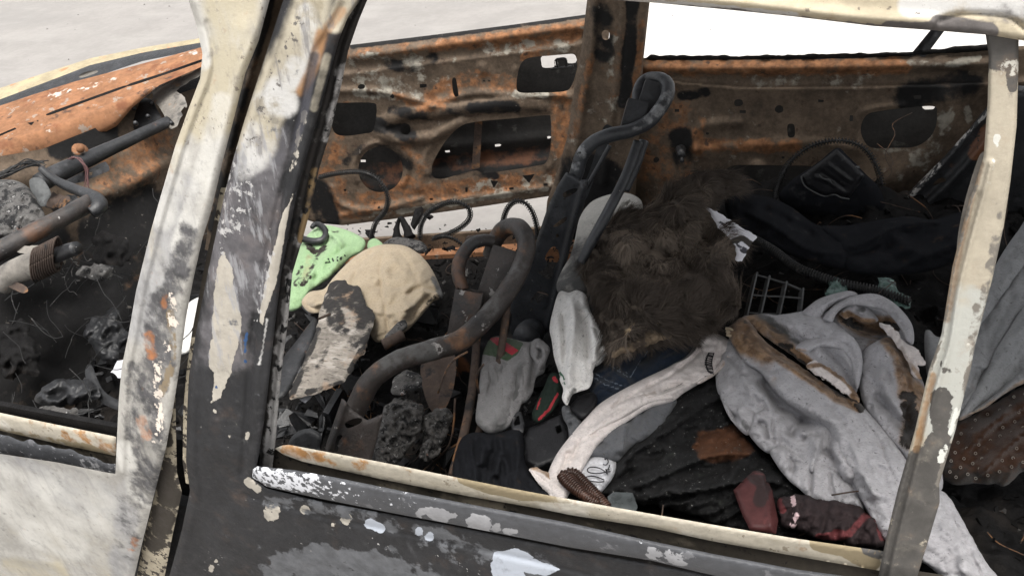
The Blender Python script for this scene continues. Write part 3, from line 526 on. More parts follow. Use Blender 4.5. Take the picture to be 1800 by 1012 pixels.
M_skin = mk('door_skin_inside', (.026, .025, .024), [dict(c=(.10, .097, .09), n=18, k=2.3, lo=.35, hi=.9), dict(c=(.15, .07, .04), a='rust', n=15, k=2.6, lo=.5, hi=1.3)], rough=.8, bump=(110, .3), var=.3)  # near-black base puts the unlit door cavity into the colour
relief('outer_skin', [(528, 110), (700, 90), (1040, 50), (1055, 130), (1020, 320), (980, 335), (700, 376), (560, 385), (520, 370)], fdoor(.10), M_skin, fdo, step=7, th=.006, sm=False,
    holes=[[(953, 99), (980, 97), (1012, 96), (1012, 110), (997, 111), (997, 105), (990, 102), (978, 103), (974, 108), (974, 118), (955, 119), (952, 112)], [(870, 254), (881, 253), (881, 257), (870, 258)], [(782, 265), (791, 264), (791, 268), (782, 268)], [(634, 281), (643, 281), (643, 285), (634, 285)], [(962, 240), (969, 239), (969, 243), (962, 244)], [(975, 108), (981, 108), (981, 116), (976, 116)]],
    folds=[('ro', [(560, 345), (700, 330), (980, 290)], 22, .03), ('ro', [(760, 262), (970, 242)], 10, .015), ('ro', [(760, 285), (970, 262)], 10, -.012)], at=dict(rust=[([(640, 300), (980, 262)], 12, .9), ([(760, 295), (960, 275)], 10, .9), ([(640, 325), (700, 318)], 10, .7)]))
relief('guide_rail', [(835, 212), (848, 211), (843, 296), (829, 298)], fdoor(.04), M_rod, fdo, step=6, th=.02, sm=False)
V, Fc = merge([tube_geo([PY(948+dx, 98+dy, 2.62) for dx, dy in q], .004, seg=6, n=3) for q in ([(32, 20), (30, 8), (34, 6), (46, 6), (48, 20)], [(20, 24), (60, 18)])])
mesh_obj('handle_latch', V, Fc, M_soot, fdo)

# far door pillar
relief('door_pillar', [(1042, -120), (1032, 0), (1022, 87), (1010, 150), (998, 237), (978, 308), (962, 352), (955, 420), (1110, 420), (1118, 330), (1125, 220), (1131, 105), (1137, 50), (1142, 4), (1150, -120)], yplane(2.19), M_rustdk, car, step=4.5, th=.06, sm=False, bulge=(.02, 14),
    folds=[('ro', [(1050, -60), (1043, 60), (1030, 150), (1016, 240), (1005, 320)], 7, .014), ('ro', [(1098, -60), (1092, 60), (1082, 160), (1070, 240), (1060, 320)], 7, .014), ('so', [(1108, -60), (1104, 60), (1094, 160), (1086, 220)], 14, .012), ('v', [(1000, 243), (1040, 246), (1065, 248)], 2.5, .006)],
    holes=[[(1058, 58), (1064, 53), (1071, 57), (1071, 67), (1065, 71), (1059, 67)]],
    at=dict(rust=[([(1040, 100), (1010, 240)], 8, .6), ([(1128, 40), (1122, 110), (1110, 200)], 8, .7), ([(1080, 60), (1072, 160)], 20, .35)], ash=[([(1060, 180), (1040, 230), (1020, 260)], 26, .35), ([(1078, 70), (1072, 140)], 8, .4)], soot=[([(1115, -20), (1108, 80), (1096, 180)], 12, .9), ([(1060, 20), (1060, 90)], 20, .6), ([(1040, 320), (1040, 420)], 60, .9)]))
# far rear door with its inner panel
frd = relief('rear_door', [(1113, 70), (1131, 103), (1142, 100), (1300, 101), (1440, 98), (1587, 96), (1650, 92), (1729, 86), (1810, 80), (1840, 200), (1840, 430), (1090, 430), (1105, 300)], yplane(2.25), M_rustdk, car, step=4.5, th=.012, sm=False, bulge=(.008, 6),
    holes=[[(1513, 224), (1524, 202), (1550, 195), (1580, 191), (1640, 187), (1647, 200), (1645, 222), (1634, 242), (1609, 258), (1570, 260), (1533, 260), (1518, 246)],
           [(1272, 306), (1286, 292), (1320, 290), (1380, 291), (1427, 293), (1410, 310), (1380, 350), (1290, 352), (1270, 330)], [(1291, 178), (1296, 175), (1304, 176), (1306, 183), (1300, 187), (1292, 186)], [(1362, 191), (1368, 185), (1376, 188), (1376, 196), (1369, 199), (1363, 196)],
           [(1384, 222), (1388, 218), (1396, 220), (1397, 238), (1391, 242), (1385, 239)], [(1300, 194), (1311, 194), (1311, 199), (1300, 199)], [(1494, 203), (1500, 203), (1499, 213), (1493, 213)], [(1186, 192), (1194, 192), (1194, 197), (1186, 197)], [(1438, 175), (1448, 176), (1448, 180), (1438, 180)], [(1606, 168), (1619, 167), (1619, 174), (1607, 174)], [(1149, 279), (1155, 276), (1159, 281), (1154, 286), (1149, 284)], [(1241, 233), (1246, 233), (1246, 237), (1241, 237)], [(1374, 275), (1379, 275), (1379, 279), (1374, 279)]],
    folds=[('ro', [(1131, 120), (1300, 121), (1587, 116), (1740, 112)], 10, .022), ('so', [(1840, 140), (1650, 150), (1450, 154), (1300, 154), (1150, 140)], 26, .018), ('ro', [(1225, 330), (1222, 250), (1236, 222), (1300, 215)], 8, .012), ('ro', [(1225, 262), (1300, 258), (1420, 252), (1500, 262)], 10, .010), ('ro', [(1660, 180), (1650, 230), (1600, 290), (1530, 340)], 26, .02), ('ro', [(1510, 265), (1505, 225), (1520, 195), (1590, 184)], 5, .008), ('vo', [(1330, 330), (1330, 295)], 12, -.03)],
    at=dict(rust=[([(1131, 118), (1300, 119), (1450, 117), (1587, 116)], 15, .95), ([(1225, 260), (1300, 257), (1400, 254)], 13, .85), ([(1150, 300), (1210, 320), (1180, 360)], 36, .55), ([(1140, 160), (1180, 200), (1150, 250)], 40, .45), ([(1230, 215), (1225, 250)], 12, .6)],
            ash=[([(1330, 142), (1400, 140)], 12, .5), ([(1450, 140), (1540, 142)], 14, .5), ([(1600, 110), (1660, 115), (1720, 104)], 7, .8), ([(1665, 190), (1660, 230)], 14, .7), ([(1700, 190), (1705, 215)], 8, .7), ([(1540, 260), (1620, 262)], 8, .6), ([(1660, 240), (1600, 300)], 25, .35)],
            soot=[([(1142, 102), (1400, 101), (1587, 97)], 4, 1.0), ([(1195, 240), (1200, 280)], 20, .7), ([(1600, 170), (1700, 140)], 30, .6), ([(1200, 168), (1240, 162)], 10, .7), ([(1300, 400), (1700, 420)], 80, .8)]))
relief('outer_skin', [(1140, 130), (1735, 120), (1735, 430), (1100, 430)], yplane(2.36), M_skin, frd, step=12, th=.006, sm=False, holes=[[(1621, 183), (1642, 181), (1644, 192), (1622, 193)], [(1607, 185), (1613, 185), (1613, 188), (1608, 188)]])
relief('window_post', [(1591, 108), (1640, 48), (1665, 48), (1622, 106)], yplane(2.24), M_soot, frd, step=5, th=.03, sm=False, folds=[('vo', [(1606, 106), (1650, 50)], 3, .008)])
relief('belt_seal', [(1131, 104), (1142, 97), (1300, 98), (1440, 95), (1590, 92), (1730, 78), (1790, 70), (1790, 84), (1730, 90), (1590, 99), (1440, 102), (1300, 105), (1144, 106)], yplane(2.24), M_char, frd, step=5, th=.012, sm=False, bulge=(.006, 4), edge=(1.5, 14))
V, Fc = merge([tube_geo([PY(1196, 262, 2.22), PY(1198, 275, 2.19)], [.016, .011], seg=8), tube_geo([PY(1198, 275, 2.19), PY(1199, 284, 2.17)], .006, seg=6)])
mesh_obj('bolt', V, Fc, M_soot, frd)
# wheel arch / quarter panel edge behind far rear door
relief('wheel_arch', [(1745, 175), (1790, 150), (1850, 160), (1850, 480), (1560, 480), (1548, 400), (1560, 378), (1600, 335), (1660, 275), (1705, 225)], yplane(2.12), M_soot, car, step=5, th=.03, sm=False, bulge=(.03, 20),
    holes=[[(1640, 324), (1650, 314), (1660, 313), (1662, 318), (1652, 322), (1644, 326)]], folds=[('ro', [(1740, 190), (1660, 285), (1600, 345), (1565, 390)], 6, .02), ('ro', [(1770, 200), (1700, 290), (1620, 370)], 8, .02)], at=dict(rust=[([(1735, 230), (1715, 270)], 14, .9)], ash=[([(1600, 345), (1650, 290)], 6, .7), ([(1735, 200), (1680, 255)], 3, .9)]))
# door sill on the far side
V, Fc = bar_geo(PZ(560, 462, .38), PZ(1010, 437, .38), .10, .07, (0, 0, 1)); mesh_obj('door_sill', V, Fc, M_rust, car, smooth=False)
V, Fc = bar_geo(PZ(560, 436, .44), PZ(1010, 408, .44), .014, .05, (0, 0, 1)); mesh_obj('sill_seam', V, Fc, M_rustdk, car, smooth=False)

# dash area: scuttle panel, fender edge, firewall, cross beam, steering column
cwl = relief('scuttle_panel', [(-60, 204), (0, 186), (60, 166), (130, 144), (240, 115), (352, 84), (430, 62), (440, 90), (356, 117), (280, 150), (232, 190), (205, 222), (150, 250), (75, 277), (40, 277), (0, 292), (-60, 310)], tilt((150, 200), 1.02, 12), M_rust, car, step=4, th=.02, sm=False, bulge=(.012, 9),
    holes=[[(87, 198), (150, 175), (215, 152), (218, 155), (152, 179), (89, 202)], [(229, 147), (290, 127), (356, 104), (357, 108), (292, 131), (231, 151)], [(-20, 244), (27, 224), (29, 227), (-20, 248)], [(48, 216), (61, 214), (55, 221)], [(64, 212), (68, 211), (67, 215)]],
    folds=[('ro', [(-60, 235), (60, 195), (200, 140), (352, 95)], 12, .012), ('so', [(-60, 262), (60, 232), (140, 205), (220, 175), (300, 140), (352, 120)][::-1], 30, .02), ('vo', [(118, 206), (120, 214)], 2.5, .006)],
    hf=lambda P: -.00035*np.maximum(0, np.where((lambda q: q[1])(pdist(P, [(-60, 258), (60, 216), (220, 160), (352, 112), (440, 80)])) > 0, pdist(P, [(-60, 258), (60, 216), (220, 160), (352, 112), (440, 80)])[0], 0))**1.5, at=dict(white=[([(90, 170), (120, 162)], 8, .6), ([(130, 160), (200, 140)], 5, .5), ([(320, 100), (345, 92)], 3, .6), ([(85, 225), (95, 228)], 8, .5)]))
relief('scuttle_shade_backing', [(-60, 220), (0, 200), (130, 158), (240, 128), (352, 96), (420, 78), (420, 130), (300, 170), (205, 215), (75, 268), (-60, 300)], tilt((150, 200), .95, 12), M_char, cwl, step=12, th=.01, sm=False)  # added dark sheet so the slots read as shaded
M_fender = mk('yellowed_fender', (.36, .305, .20), [dict(c=(.40, .36, .22), n=14, k=2, lo=.1, hi=.5), dict(c=(.42, .20, .10), n=22, k=2.3, lo=.3, hi=.55), dict(c=(.36, .52, .40), n=9, k=2.2, lo=.42, hi=.6, o=.6)], rough=.6, var=.2)
relief('fender_edge', [(-60, 172), (0, 155), (80, 128), (158, 103), (250, 84), (348, 68), (430, 56), (430, 66), (348, 76), (250, 93), (158, 115), (80, 145), (0, 175), (-60, 195)], tilt((150, 115), 1.06, 10), M_fender, car, step=4, th=.02, sm=False, bulge=(.008, 6))
relief('fender_seam', [(-60, 190), (0, 170), (80, 141), (158, 112), (250, 90), (348, 73), (430, 62), (430, 74), (348, 88), (250, 108), (130, 148), (0, 190), (-60, 210)], tilt((150, 130), 1.00, 10), M_soot, car, step=6, th=.04, sm=False, folds=[('ro', [(0, 180), (158, 122), (348, 80)], 4, .008)])
relief('scuttle_glint_sliver', [(138, 134), (150, 127), (170, 124), (172, 127), (158, 133), (142, 137)], tilt((150, 130), 1.035, 10), M_bare, car, step=4, th=.006)  # pale sliver of metal standing in for a glint
bpy.data.objects['scuttle_glint_sliver'].name = 'scuttle_glint'; ORG['scuttle_glint'] = ORG['scuttle_glint_sliver']
relief('firewall', [(-60, 285), (75, 262), (200, 212), (300, 140), (440, 70), (460, 480), (300, 700), (-60, 800)], plane((-2.02, 1.5, .9), (1, -.12, .25)), M_rustdk, car, step=9, th=.02, sm=False,
    wr=[(.03, 90, 20, 1.6, 3, 'n')], folds=[('ro', [(150, 345), (220, 330), (300, 280)], 14, .03)], at=dict(rust=[([(200, 280), (280, 240), (250, 300)], 26, .6), ([(170, 340), (280, 270)], 20, .45), ([(150, 460), (220, 480)], 40, .35)], soot=[([(0, 560), (300, 560)], 160, 1.0), ([(190, 420), (300, 380)], 70, .9), ([(100, 262), (190, 235)], 22, .9)]))
beam = tube('cross_beam', [PZ(70, 322, .985), PZ(99, 306, .985), PZ(180, 268, .98), PZ(240, 240, .98), PZ(296, 214, .975)], [.024, .024, .020, .017, .016], M_soot, car, seg=14, rough=.03)
relief('beam_flange', [(105, 322), (185, 283), (192, 293), (193, 300), (150, 318), (120, 326)], tilt((150, 300), .96, 30), M_soot, beam, step=5, th=.006, sm=False, holes=[[(157, 303), (163, 302), (162, 308), (157, 309)]])
V, Fc = merge([tube_geo([PZ(140, 266, 1.005), PZ(141, 262, 1.012)], .020, seg=12), tube_geo([PZ(141, 263, 1.012), PZ(142, 260, 1.022)], .010, seg=8)])
mesh_obj('rusty_bolt', V, Fc, M_rust, beam)
relief('beam_bracket', [(266, 150), (272, 148), (300, 128), (352, 110), (352, 132), (325, 150), (310, 160), (325, 172), (330, 185), (320, 205), (312, 222), (300, 228), (292, 212), (284, 192), (272, 182), (262, 180), (270, 172)], tilt((300, 180), 1.0, 25, -20), M_bare, car, step=4, th=.012, sm=False, edge=(1.5, 14), bulge=(.005, 5),
    holes=[[(271, 150), (297, 138), (298, 146), (272, 158)], [(318, 196), (324, 188), (328, 190), (322, 204)], [(316, 128), (345, 119), (345, 125), (318, 136)]], folds=[('ro', [(290, 200), (300, 175), (318, 168)], 5, .008)])
V, Fc = merge([tube_geo([PZ(x, y, .985), PZ(x-2, y-2, 1.003)], .0065, seg=6) for x, y in ((236, 192), (240, 218), (302, 178), (303, 218), (268, 182), (262, 206))])
mesh_obj('bracket_bolts', V, Fc, M_soot, beam)['kind'] = 'stuff'
relief('beam_end_plate', [(222, 180), (245, 172), (268, 176), (275, 190), (285, 215), (260, 235), (238, 230), (228, 205)], tilt((250, 200), .965, 35), M_soot, beam, step=5, th=.01, bulge=(.01, 8))
# second beam that loops towards the camera and carries the column
tube('support_tube', [PY(-60, 466, 1.02), PY(0, 441, 1.06), PY(60, 408, 1.12), PY(100, 388, 1.17), PY(135, 369, 1.22), PY(160, 356, 1.27)], [.021, .021, .020, .019, .020, .021], M_seat, car, seg=14, rough=.04)
tube('support_arm', [PY(72, 296, 1.33), PY(95, 315, 1.32), PY(120, 328, 1.31), PY(150, 340, 1.29), PY(170, 352, 1.27), PY(174, 364, 1.25), PY(160, 374, 1.23)], [.008, .010, .012, .014, .018, .018, .014], M_soot, car, seg=12, rough=.05)
col_ = tube('steering_column', [PY(0, 498, .98), PY(28, 478, 1.0), PY(70, 462, 1.01), PY(100, 450, 1.02)], [.026, .026, .025, .022], M_bare, car, seg=18, rough=.05)
tube('shaft', [PY(85, 454, 1.0), PY(110, 444, 1.0), PY(134, 436, 1.0)], [.0145, .0145, .0135], M_soot, col_, seg=14, rough=.05)
V, Fc = merge([tube_geo([PY(62+k*6-14*math.cos(a)*.6, 466-k*3+30*math.sin(a), 1.0-.020*math.cos(a)) for a in np.linspace(0, 2*math.pi, 14)], .0022, seg=5, n=3) for k in np.linspace(0, 6.5, 11)])
mesh_obj('rusted_coil', V, Fc, M_rod, col_)
relief('torn_sheet', [(22, 438), (40, 432), (82, 430), (80, 440), (60, 447), (30, 444)], tilt((50, 438), 1.01, 30), M_bare, car, step=4, th=.003, edge=(2, 12))
relief('bracket_plate', [(-40, 470), (0, 478), (20, 490), (40, 500), (50, 510), (40, 516), (10, 504), (-40, 502)], tilt((10, 490), 1.0, 35), M_rod, car, step=4, th=.006, edge=(2, 14))

# seats: bent tubes with sheet-metal channels
ns = tube('front_seat_frame', [PY(618, 735, 1.02), PY(628, 713, 1.03), PY(653, 668, 1.06), PY(697, 636, 1.10), PY(757, 615, 1.15), PY(806, 600, 1.20), PY(846, 567, 1.26), PY(885, 523, 1.32), PY(914, 474, 1.38), PY(925, 434, 1.42), PY(917, 405, 1.45), PY(897, 398, 1.47), PY(880, 408, 1.48), PY(868, 428, 1.47), PY(862, 450, 1.46)],
    [.0210]*8+[.020, .0195, .0195, .0185, .018, .018, .018], M_seat, car, seg=20, n=14, rough=.06,
    at=dict(rust=[(806, 595, 22, .95), (830, 600, 14, .7), (665, 640, 20, .5), (640, 690, 16, .6), (880, 420, 22, .7), (925, 440, 14, .5), (720, 630, 12, .5)], flake=[(770, 612, 10, .9), (762, 600, 6, .9), (850, 575, 8, .6)], dust_highlight=[(740, 605, 40, .8), (690, 625, 30, .8), (860, 535, 26, .6), (905, 470, 22, .6)]))  # dusty tube tops, their pale highlights put into the colour too
tag(ns, 'rust brown bent tube frame of the near front seat')
tube('seat_crossbar', [PY(868, 424, 1.44), PY(850, 422, 1.43), PY(828, 430, 1.41), PY(810, 455, 1.38), PY(806, 480, 1.36), PY(815, 510, 1.34)], [.013, .014, .0145, .0145, .0145, .013], M_seat, ns, seg=14, n=12, rough=.07, at=dict(rust=[(815, 440, 14, .7), (808, 500, 12, .6)], dust_highlight=[(830, 428, 14, .8)]))  # lit bend of the crossbar painted paler
tube('spacer', [PY(824, 424, 1.46), PY(843, 422, 1.45)], [.012, .013], M_rod, ns, seg=10)
def channel(name, top, bot, Yt, Yb, w_, d_, par, m):
    """open sheet-metal channel: three walls between a top and a bottom point"""
    a, b = PY(*top, Yt), PY(*bot, Yb); z = (a-b)/np.linalg.norm(a-b); x = np.cross(z, -FW); x /= np.linalg.norm(x); y = np.cross(z, x)
    L = np.linalg.norm(a-b)/2; c = (a+b)/2; th = .0015
    gs_ = [box_geo(c+y*d_/2*s, (x, y, z), (w_/2, th, L)) for s in (1, -1)]+[box_geo(c+x*w_/2*s, (x, y, z), (th, d_/2-th, L)) for s in (-1, 1)]
    V, Fc = merge(gs_); return mesh_obj(name, V, Fc, m, par, smooth=False)
channel('headrest_channel', (826, 510), (812, 590), 1.33, 1.28, .056, .045, ns, M_seat)
channel('headrest_channel', (888, 436), (852, 545), 1.44, 1.36, .050, .045, ns, M_seat)
relief('side_bracket', [(601, 700), (606, 703), (622, 722), (645, 738), (662, 732), (674, 726), (668, 750), (658, 790), (648, 830), (560, 830), (575, 775)], tilt((620, 760), .74, 58), M_seat, ns, step=3.5, th=.004, sm=False, bulge=(.006, 12), lift=.02,
    holes=[[(606, 745), (612, 739), (628, 734), (637, 737), (632, 744), (612, 752)], [(588, 790), (592, 768), (599, 764), (602, 767), (596, 775), (594, 792)]], folds=[('ro', [(606, 710), (590, 760), (575, 800)], 6, .01)])
relief('pivot_plate', [(502, 800), (508, 775), (520, 760), (538, 753), (556, 757), (566, 768), (562, 785), (566, 805), (560, 830), (500, 830)], tilt((530, 790), .76, 55), M_soot, ns, step=4, th=.004, bulge=(.008, 10))
tube('headrest_rod', [PY(838, 590, 1.27), PY(835, 640, 1.22), PY(828, 700, 1.15), PY(816, 760, 1.08), PY(795, 836, 1.0)], [.0085, .0085, .009, .009, .009], M_rod, ns, seg=10, rough=.06)
tube('headrest_rod', [PY(893, 520, 1.34), PY(886, 580, 1.28), PY(875, 650, 1.21), PY(858, 710, 1.15), PY(836, 778, 1.09)], [.008]*5, M_rod, ns, seg=10, rough=.06)
relief('seat_side_plate', [(815, 545), (850, 560), (880, 540), (900, 560), (870, 640), (845, 690), (820, 700), (796, 690), (805, 640)], yplane(1.40), M_soot, ns, step=5, th=.004, at=dict(rust=[([(760, 660), (800, 640)], 25, .8)]))
relief('rusty_plate', [(740, 640), (770, 610), (800, 625), (795, 690), (770, 730), (748, 700)], FRONT(.03), M_rod, ns, step=5, th=.006, folds=[('ro', [(760, 640), (780, 700)], 14, .015)])
V, Fc = merge([tube_geo([PY(560+a*20, 560-a*8, 1.25) for a in (0, 1)], .003)]+[tube_geo([PY(*p, 1.08), PY(*q, 1.10), PY(*r_, 1.13)], .0022, seg=5, n=4) for p, q, r_ in (((700, 760), (735, 758), (758, 760)), ((758, 760), (768, 800), (778, 840)), ((740, 830), (790, 780), (800, 700)), ((755, 835), (775, 800), (820, 770)), ((770, 690), (790, 640), (822, 618)), ((850, 640), (838, 660), (842, 690)))])
mesh_obj('seat_wires', V, Fc, M_rod, ns)['kind'] = 'stuff'
# far front seat
fs = tube('front_seat_frame', [PY(1008, 318, 1.62), PY(1013, 305, 1.62), PY(1024, 272, 1.63), PY(1044, 250, 1.64), PY(1075, 237, 1.65), PY(1108, 230, 1.67), PY(1140, 214, 1.70), PY(1160, 192, 1.73), PY(1173, 168, 1.76), PY(1172, 148, 1.79), PY(1158, 138, 1.81), PY(1140, 138, 1.83), PY(1127, 148, 1.82), PY(1121, 164, 1.80), PY(1121, 182, 1.78)],
    [.0155]*5+[.015]*5+[.0140, .0135, .0135, .013, .013], M_plate, car, seg=18, n=12, rough=.04, at=dict(dust_highlight=[(1172, 170, 16, .8), (1155, 195, 14, .9), (1140, 208, 12, .7), (1120, 222, 10, .5), (1022, 268, 12, .8), (1012, 292, 10, .7)]))  # pale highlights along the tube are painted in, not reflected
tag(fs, 'sooty black tube frame of the far front seat')
channel('headrest_channel', (1121, 180), (1108, 228), 1.74, 1.70, .042, .034, fs, M_plate)
channel('headrest_channel', (1150, 146), (1132, 200), 1.80, 1.76, .038, .034, fs, M_plate)
tube('headrest_rod', [PY(1122, 250, 1.68), PY(1100, 310, 1.62), PY(1070, 370, 1.55), PY(1040, 425, 1.50), PY(1020, 462, 1.47)], [.0115]*4+[.0095], M_plate, fs, seg=10)
tube('headrest_rod', [PY(1132, 248, 1.74), PY(1118, 290, 1.70), PY(1098, 335, 1.66)], .011, M_plate, fs, seg=10)
tube('thin_rod', [PY(1072, 256, 1.70), PY(1050, 295, 1.68), PY(1028, 335, 1.66)], .005, M_plate, fs, seg=8)
relief('seat_blade', [(1060, 225), (1075, 222), (1078, 235), (1050, 300), (1030, 350), (1022, 340), (1040, 290)], yplane(1.74), M_plate, fs, step=5, th=.004)
relief('side_bracket', [(995, 303), (1006, 306), (1020, 316), (1034, 315), (1033, 330), (1026, 365), (1012, 400), (1003, 434), (992, 480), (971, 557), (966, 580), (955, 590), (900, 590), (893, 560), (900, 520), (918, 486), (943, 423), (963, 363), (980, 326)], yplane(1.60), M_plate, fs, step=3.6, th=.006, sm=False, bulge=(.008, 7),
    holes=[[(990, 340), (1002, 333), (1014, 331), (1014, 336), (1000, 345), (991, 347)], [(973, 397), (985, 387), (995, 381), (996, 387), (984, 396), (975, 399)], [(977, 412), (981, 410), (983, 415), (978, 418)], [(958, 452), (968, 436), (976, 434), (981, 440), (983, 455), (976, 466), (971, 486), (962, 490), (952, 483), (945, 478), (958, 472), (962, 462)], [(933, 526), (945, 512), (955, 510), (965, 520), (956, 524), (950, 530), (944, 532), (940, 524), (934, 532)], [(931, 543), (935, 541), (938, 546), (933, 547)]],
    folds=[('ro', [(1024, 330), (1000, 420), (972, 540), (962, 580)], 5, .012), ('vo', [(1016, 330), (992, 420), (964, 540)], 5, .004)])
tube('recliner_disc', [PY(925, 596, 1.50), PY(929, 590, 1.53), PY(934, 583, 1.57)], [.034, .036, .034], M_plate, fs, seg=26)

# ------------------------------------------------------------------ burnt debris covering the floor
def heap_z(x, y):
    p = np.c_[x, y]
    rear = sstep((x+.75)/.5)
    z = .47+.05*sstep((1.95-y)/-.15)*(1-rear)+.13*rear+.10*sstep((y-1.75)/.35)*rear
    z -= .10*sstep((-1.05-x)/.4)*sstep((1.5-y)/.3)
    z += .07*2*fbm(p*3.2, 5, 3)+.03*fbm(p*14, 4, 8)+.022*np.abs(fbm(p*34, 3, 12))
    return z
def debris():
    nx, ny = 300, 170
    X, Y = np.meshgrid(np.linspace(-2.35, .95, nx), np.linspace(.74, 2.13, ny), indexing='ij'); x, y = X.ravel(), Y.ravel()
    z = heap_z(x, y); lim = .40+.35*sstep((x+.75)/.3)+1.0*sstep((1.9-y)/.15)
    z = np.minimum(z, lim)
    V = np.c_[x, y, z]; Fc = [(i*ny+j, (i+1)*ny+j, (i+1)*ny+j+1, i*ny+j+1) for i in range(nx-1) for j in range(ny-1)]
    gl = [(V, Fc)]
    return gl
def flakes(n, x0, x1, y0, y1, s0, s1, seed, lift=.004):
    r = np.random.default_rng(seed); x = r.uniform(x0, x1, n); y = r.uniform(y0, y1, n); z = heap_z(x, y)+lift
    V, Fc = [], []
    for i in range(n):
        s = s0+(s1-s0)*r.random()**3; q = r.integers(4, 7); a = np.sort(r.uniform(0, 2*math.pi, q)); rad = s*r.uniform(.4, 1, q)
        n_ = r.normal(0, .55, 3)+np.array([0, -.2, 1]); n_ /= np.linalg.norm(n_); u = np.cross(n_, r.normal(size=3)); u /= np.linalg.norm(u); v = np.cross(n_, u); st = r.uniform(.35, 1)
        c = np.array([x[i], y[i], z[i]]); k = len(V); top = [c+u*rad[j]*math.cos(a[j])+v*rad[j]*st*math.sin(a[j])+n_*r.normal(0, s*.08) for j in range(q)]
        V += top+[t-n_*s*.22 for t in top]; Fc += [tuple(range(k, k+q)), tuple(range(k+q, k+2*q))[::-1]]+[(k+j, k+q+j, k+q+(j+1) % q, k+(j+1) % q) for j in range(q)]
    return np.array(V), Fc
V, Fc = merge(debris()); dd_ = mesh_obj('burnt_debris', V, Fc, M_char)
tag(dd_, 'black charred debris spread over the car floor', 'debris', kind='stuff')
V, Fc = merge([flakes(2600, -2.2, .7, .78, 2.1, .004, .030, 3), flakes(2600, -1.4, -.7, 1.0, 2.05, .003, .014, 13), flakes(220, -2.2, .7, .8, 2.1, .02, .06, 4)])
o = mesh_obj('char_flakes', V, Fc, M_char, smooth=False); tag(o, 'black flakes of burnt plastic and foam strewn over the floor', 'debris', kind='stuff')
V, Fc = merge([flakes(320, -2.15, -1.0, .8, 1.75, .015, .09, 24, .03), flakes(60, -1.3, -.7, .9, 1.4, .02, .06, 25, .02)])
o = mesh_obj('charred_scraps', V, Fc, M_soot, smooth=False); tag(o, 'curled sooty scraps of burnt trim heaped in the front footwells', 'debris', kind='stuff')
V, Fc = merge([flakes(700, -1.7, -.5, .85, 2.0, .003, .022, 5, .008), flakes(200, -.6, .6, .8, 2.0, .003, .012, 6, .01)])
o = mesh_obj('ash_flakes', V, Fc, M_ash, smooth=False); tag(o, 'grey flakes of ash lying on the black debris', 'debris', kind='stuff')
def wires(n, boxes, seed, rr):
    r = np.random.default_rng(seed); gs_ = []
    for i in range(n):
        x0, x1, y0, y1 = boxes[i % len(boxes)]; x, y = r.uniform(x0, x1), r.uniform(y0, y1); p = np.array([x, y, heap_z(np.array([x]), np.array([y]))[0]+.01]); d = r.normal(size=3)*np.array([1, 1, .5]); d /= np.linalg.norm(d); P = [p]
        for k in range(5): d = d+r.normal(0, .45, 3); d[2] = d[2]*.7+.1*(k < 2)-.06*(k > 2); d /= np.linalg.norm(d); P.append(P[-1]+d*r.uniform(.02, .06))
        gs_.append(tube_geo(P, rr, seg=4, n=4))
    return merge(gs_)
V, Fc = wires(150, [(-1.9, -.6, .9, 2.0), (-1.0, -.6, .85, 1.3), (-.3, .5, .8, 1.2), (-.2, .5, 1.6, 2.1)], 9, .0013)
o = mesh_obj('burnt_wires', V, Fc, M_rod); tag(o, 'thin bare wires tangled in the burnt debris', 'wire', kind='stuff')

# ------------------------------------------------------------------ cloth materials
BR = dict(c=(.265, .17, .10), a='burn', n=30, k=1.1, lo=.12, hi=.95, var=.35); BE = dict(c=(.09, .05, .028), a='burn', n=44, k=1.8, lo=.75, hi=1.15, o=.75)
BK = dict(c=(.022, .017, .014), a='char', n=60, k=2.0, lo=.4, hi=.8)
SM = dict(c=(.10, .10, .098), a='smut_shade', n=20, k=1.6, lo=.35, hi=1.0)  # grime on cloth, also used to paint shade into folds and undersides
def cloth_m(name, base, extra=(), var=.12, sheen=.15, weave=(420, .25), bump=.45, speck=.6):
    return mk(name, base, [dict(c=tuple(b*.66 for b in base), n=190, d=3, st=(1, 2.2, 1), k=2, lo=.0, hi=.45, o=.6), dict(c=tuple(b*.78 for b in base), n=28, k=2, lo=.1, hi=.7, o=.5), SM, BR, BE, BK]+list(extra)+[dict(c=(.05, .048, .045), n=130, k=3, lo=.62, hi=.72, o=speck)],
              rough=.95, bump=(260, bump), var=var, vscale=9, sheen=sheen, spec=.1, weave=weave)
M_sweat = cloth_m('grey_melange_jersey', (.42, .413, .43)); M_sweat2 = cloth_m('pale_grey_jersey', (.27, .275, .28))
M_white = cloth_m('white_cotton', (.78, .765, .74), [dict(c=(.03, .14, .07), a='green', n=60, k=1, lo=.4, hi=.6)]); M_pink = cloth_m('offwhite_fleece', (.70, .645, .62), speck=.15)
M_capw = cloth_m('white_felt', (.66, .665, .70), speck=.2); M_cap2 = cloth_m('cream_leather', (.45, .435, .40))
M_greyd = cloth_m('mid_grey_wool', (.115, .12, .13)); M_greyk = cloth_m('ashy_grey_knit', (.215, .21, .21), [dict(c=(.05, .08, .045), a='band', n=40, k=.25, lo=.4, hi=.5), dict(c=(.33, .03, .045), a='red', n=40, k=.25, lo=.4, hi=.5)])
M_jean = cloth_m('blue_denim', (.019, .028, .046), [dict(c=(.16, .19, .23), a='seam', n=120, k=1.0, lo=.5, hi=.8)]); M_tan = cloth_m('tan_cotton', (.445, .365, .26), speck=.3)
M_green = cloth_m('light_green_cotton', (.295, .44, .24), [dict(c=(.02, .03, .02), a='dots', n=60, k=.1, lo=.45, hi=.55)], speck=.3)
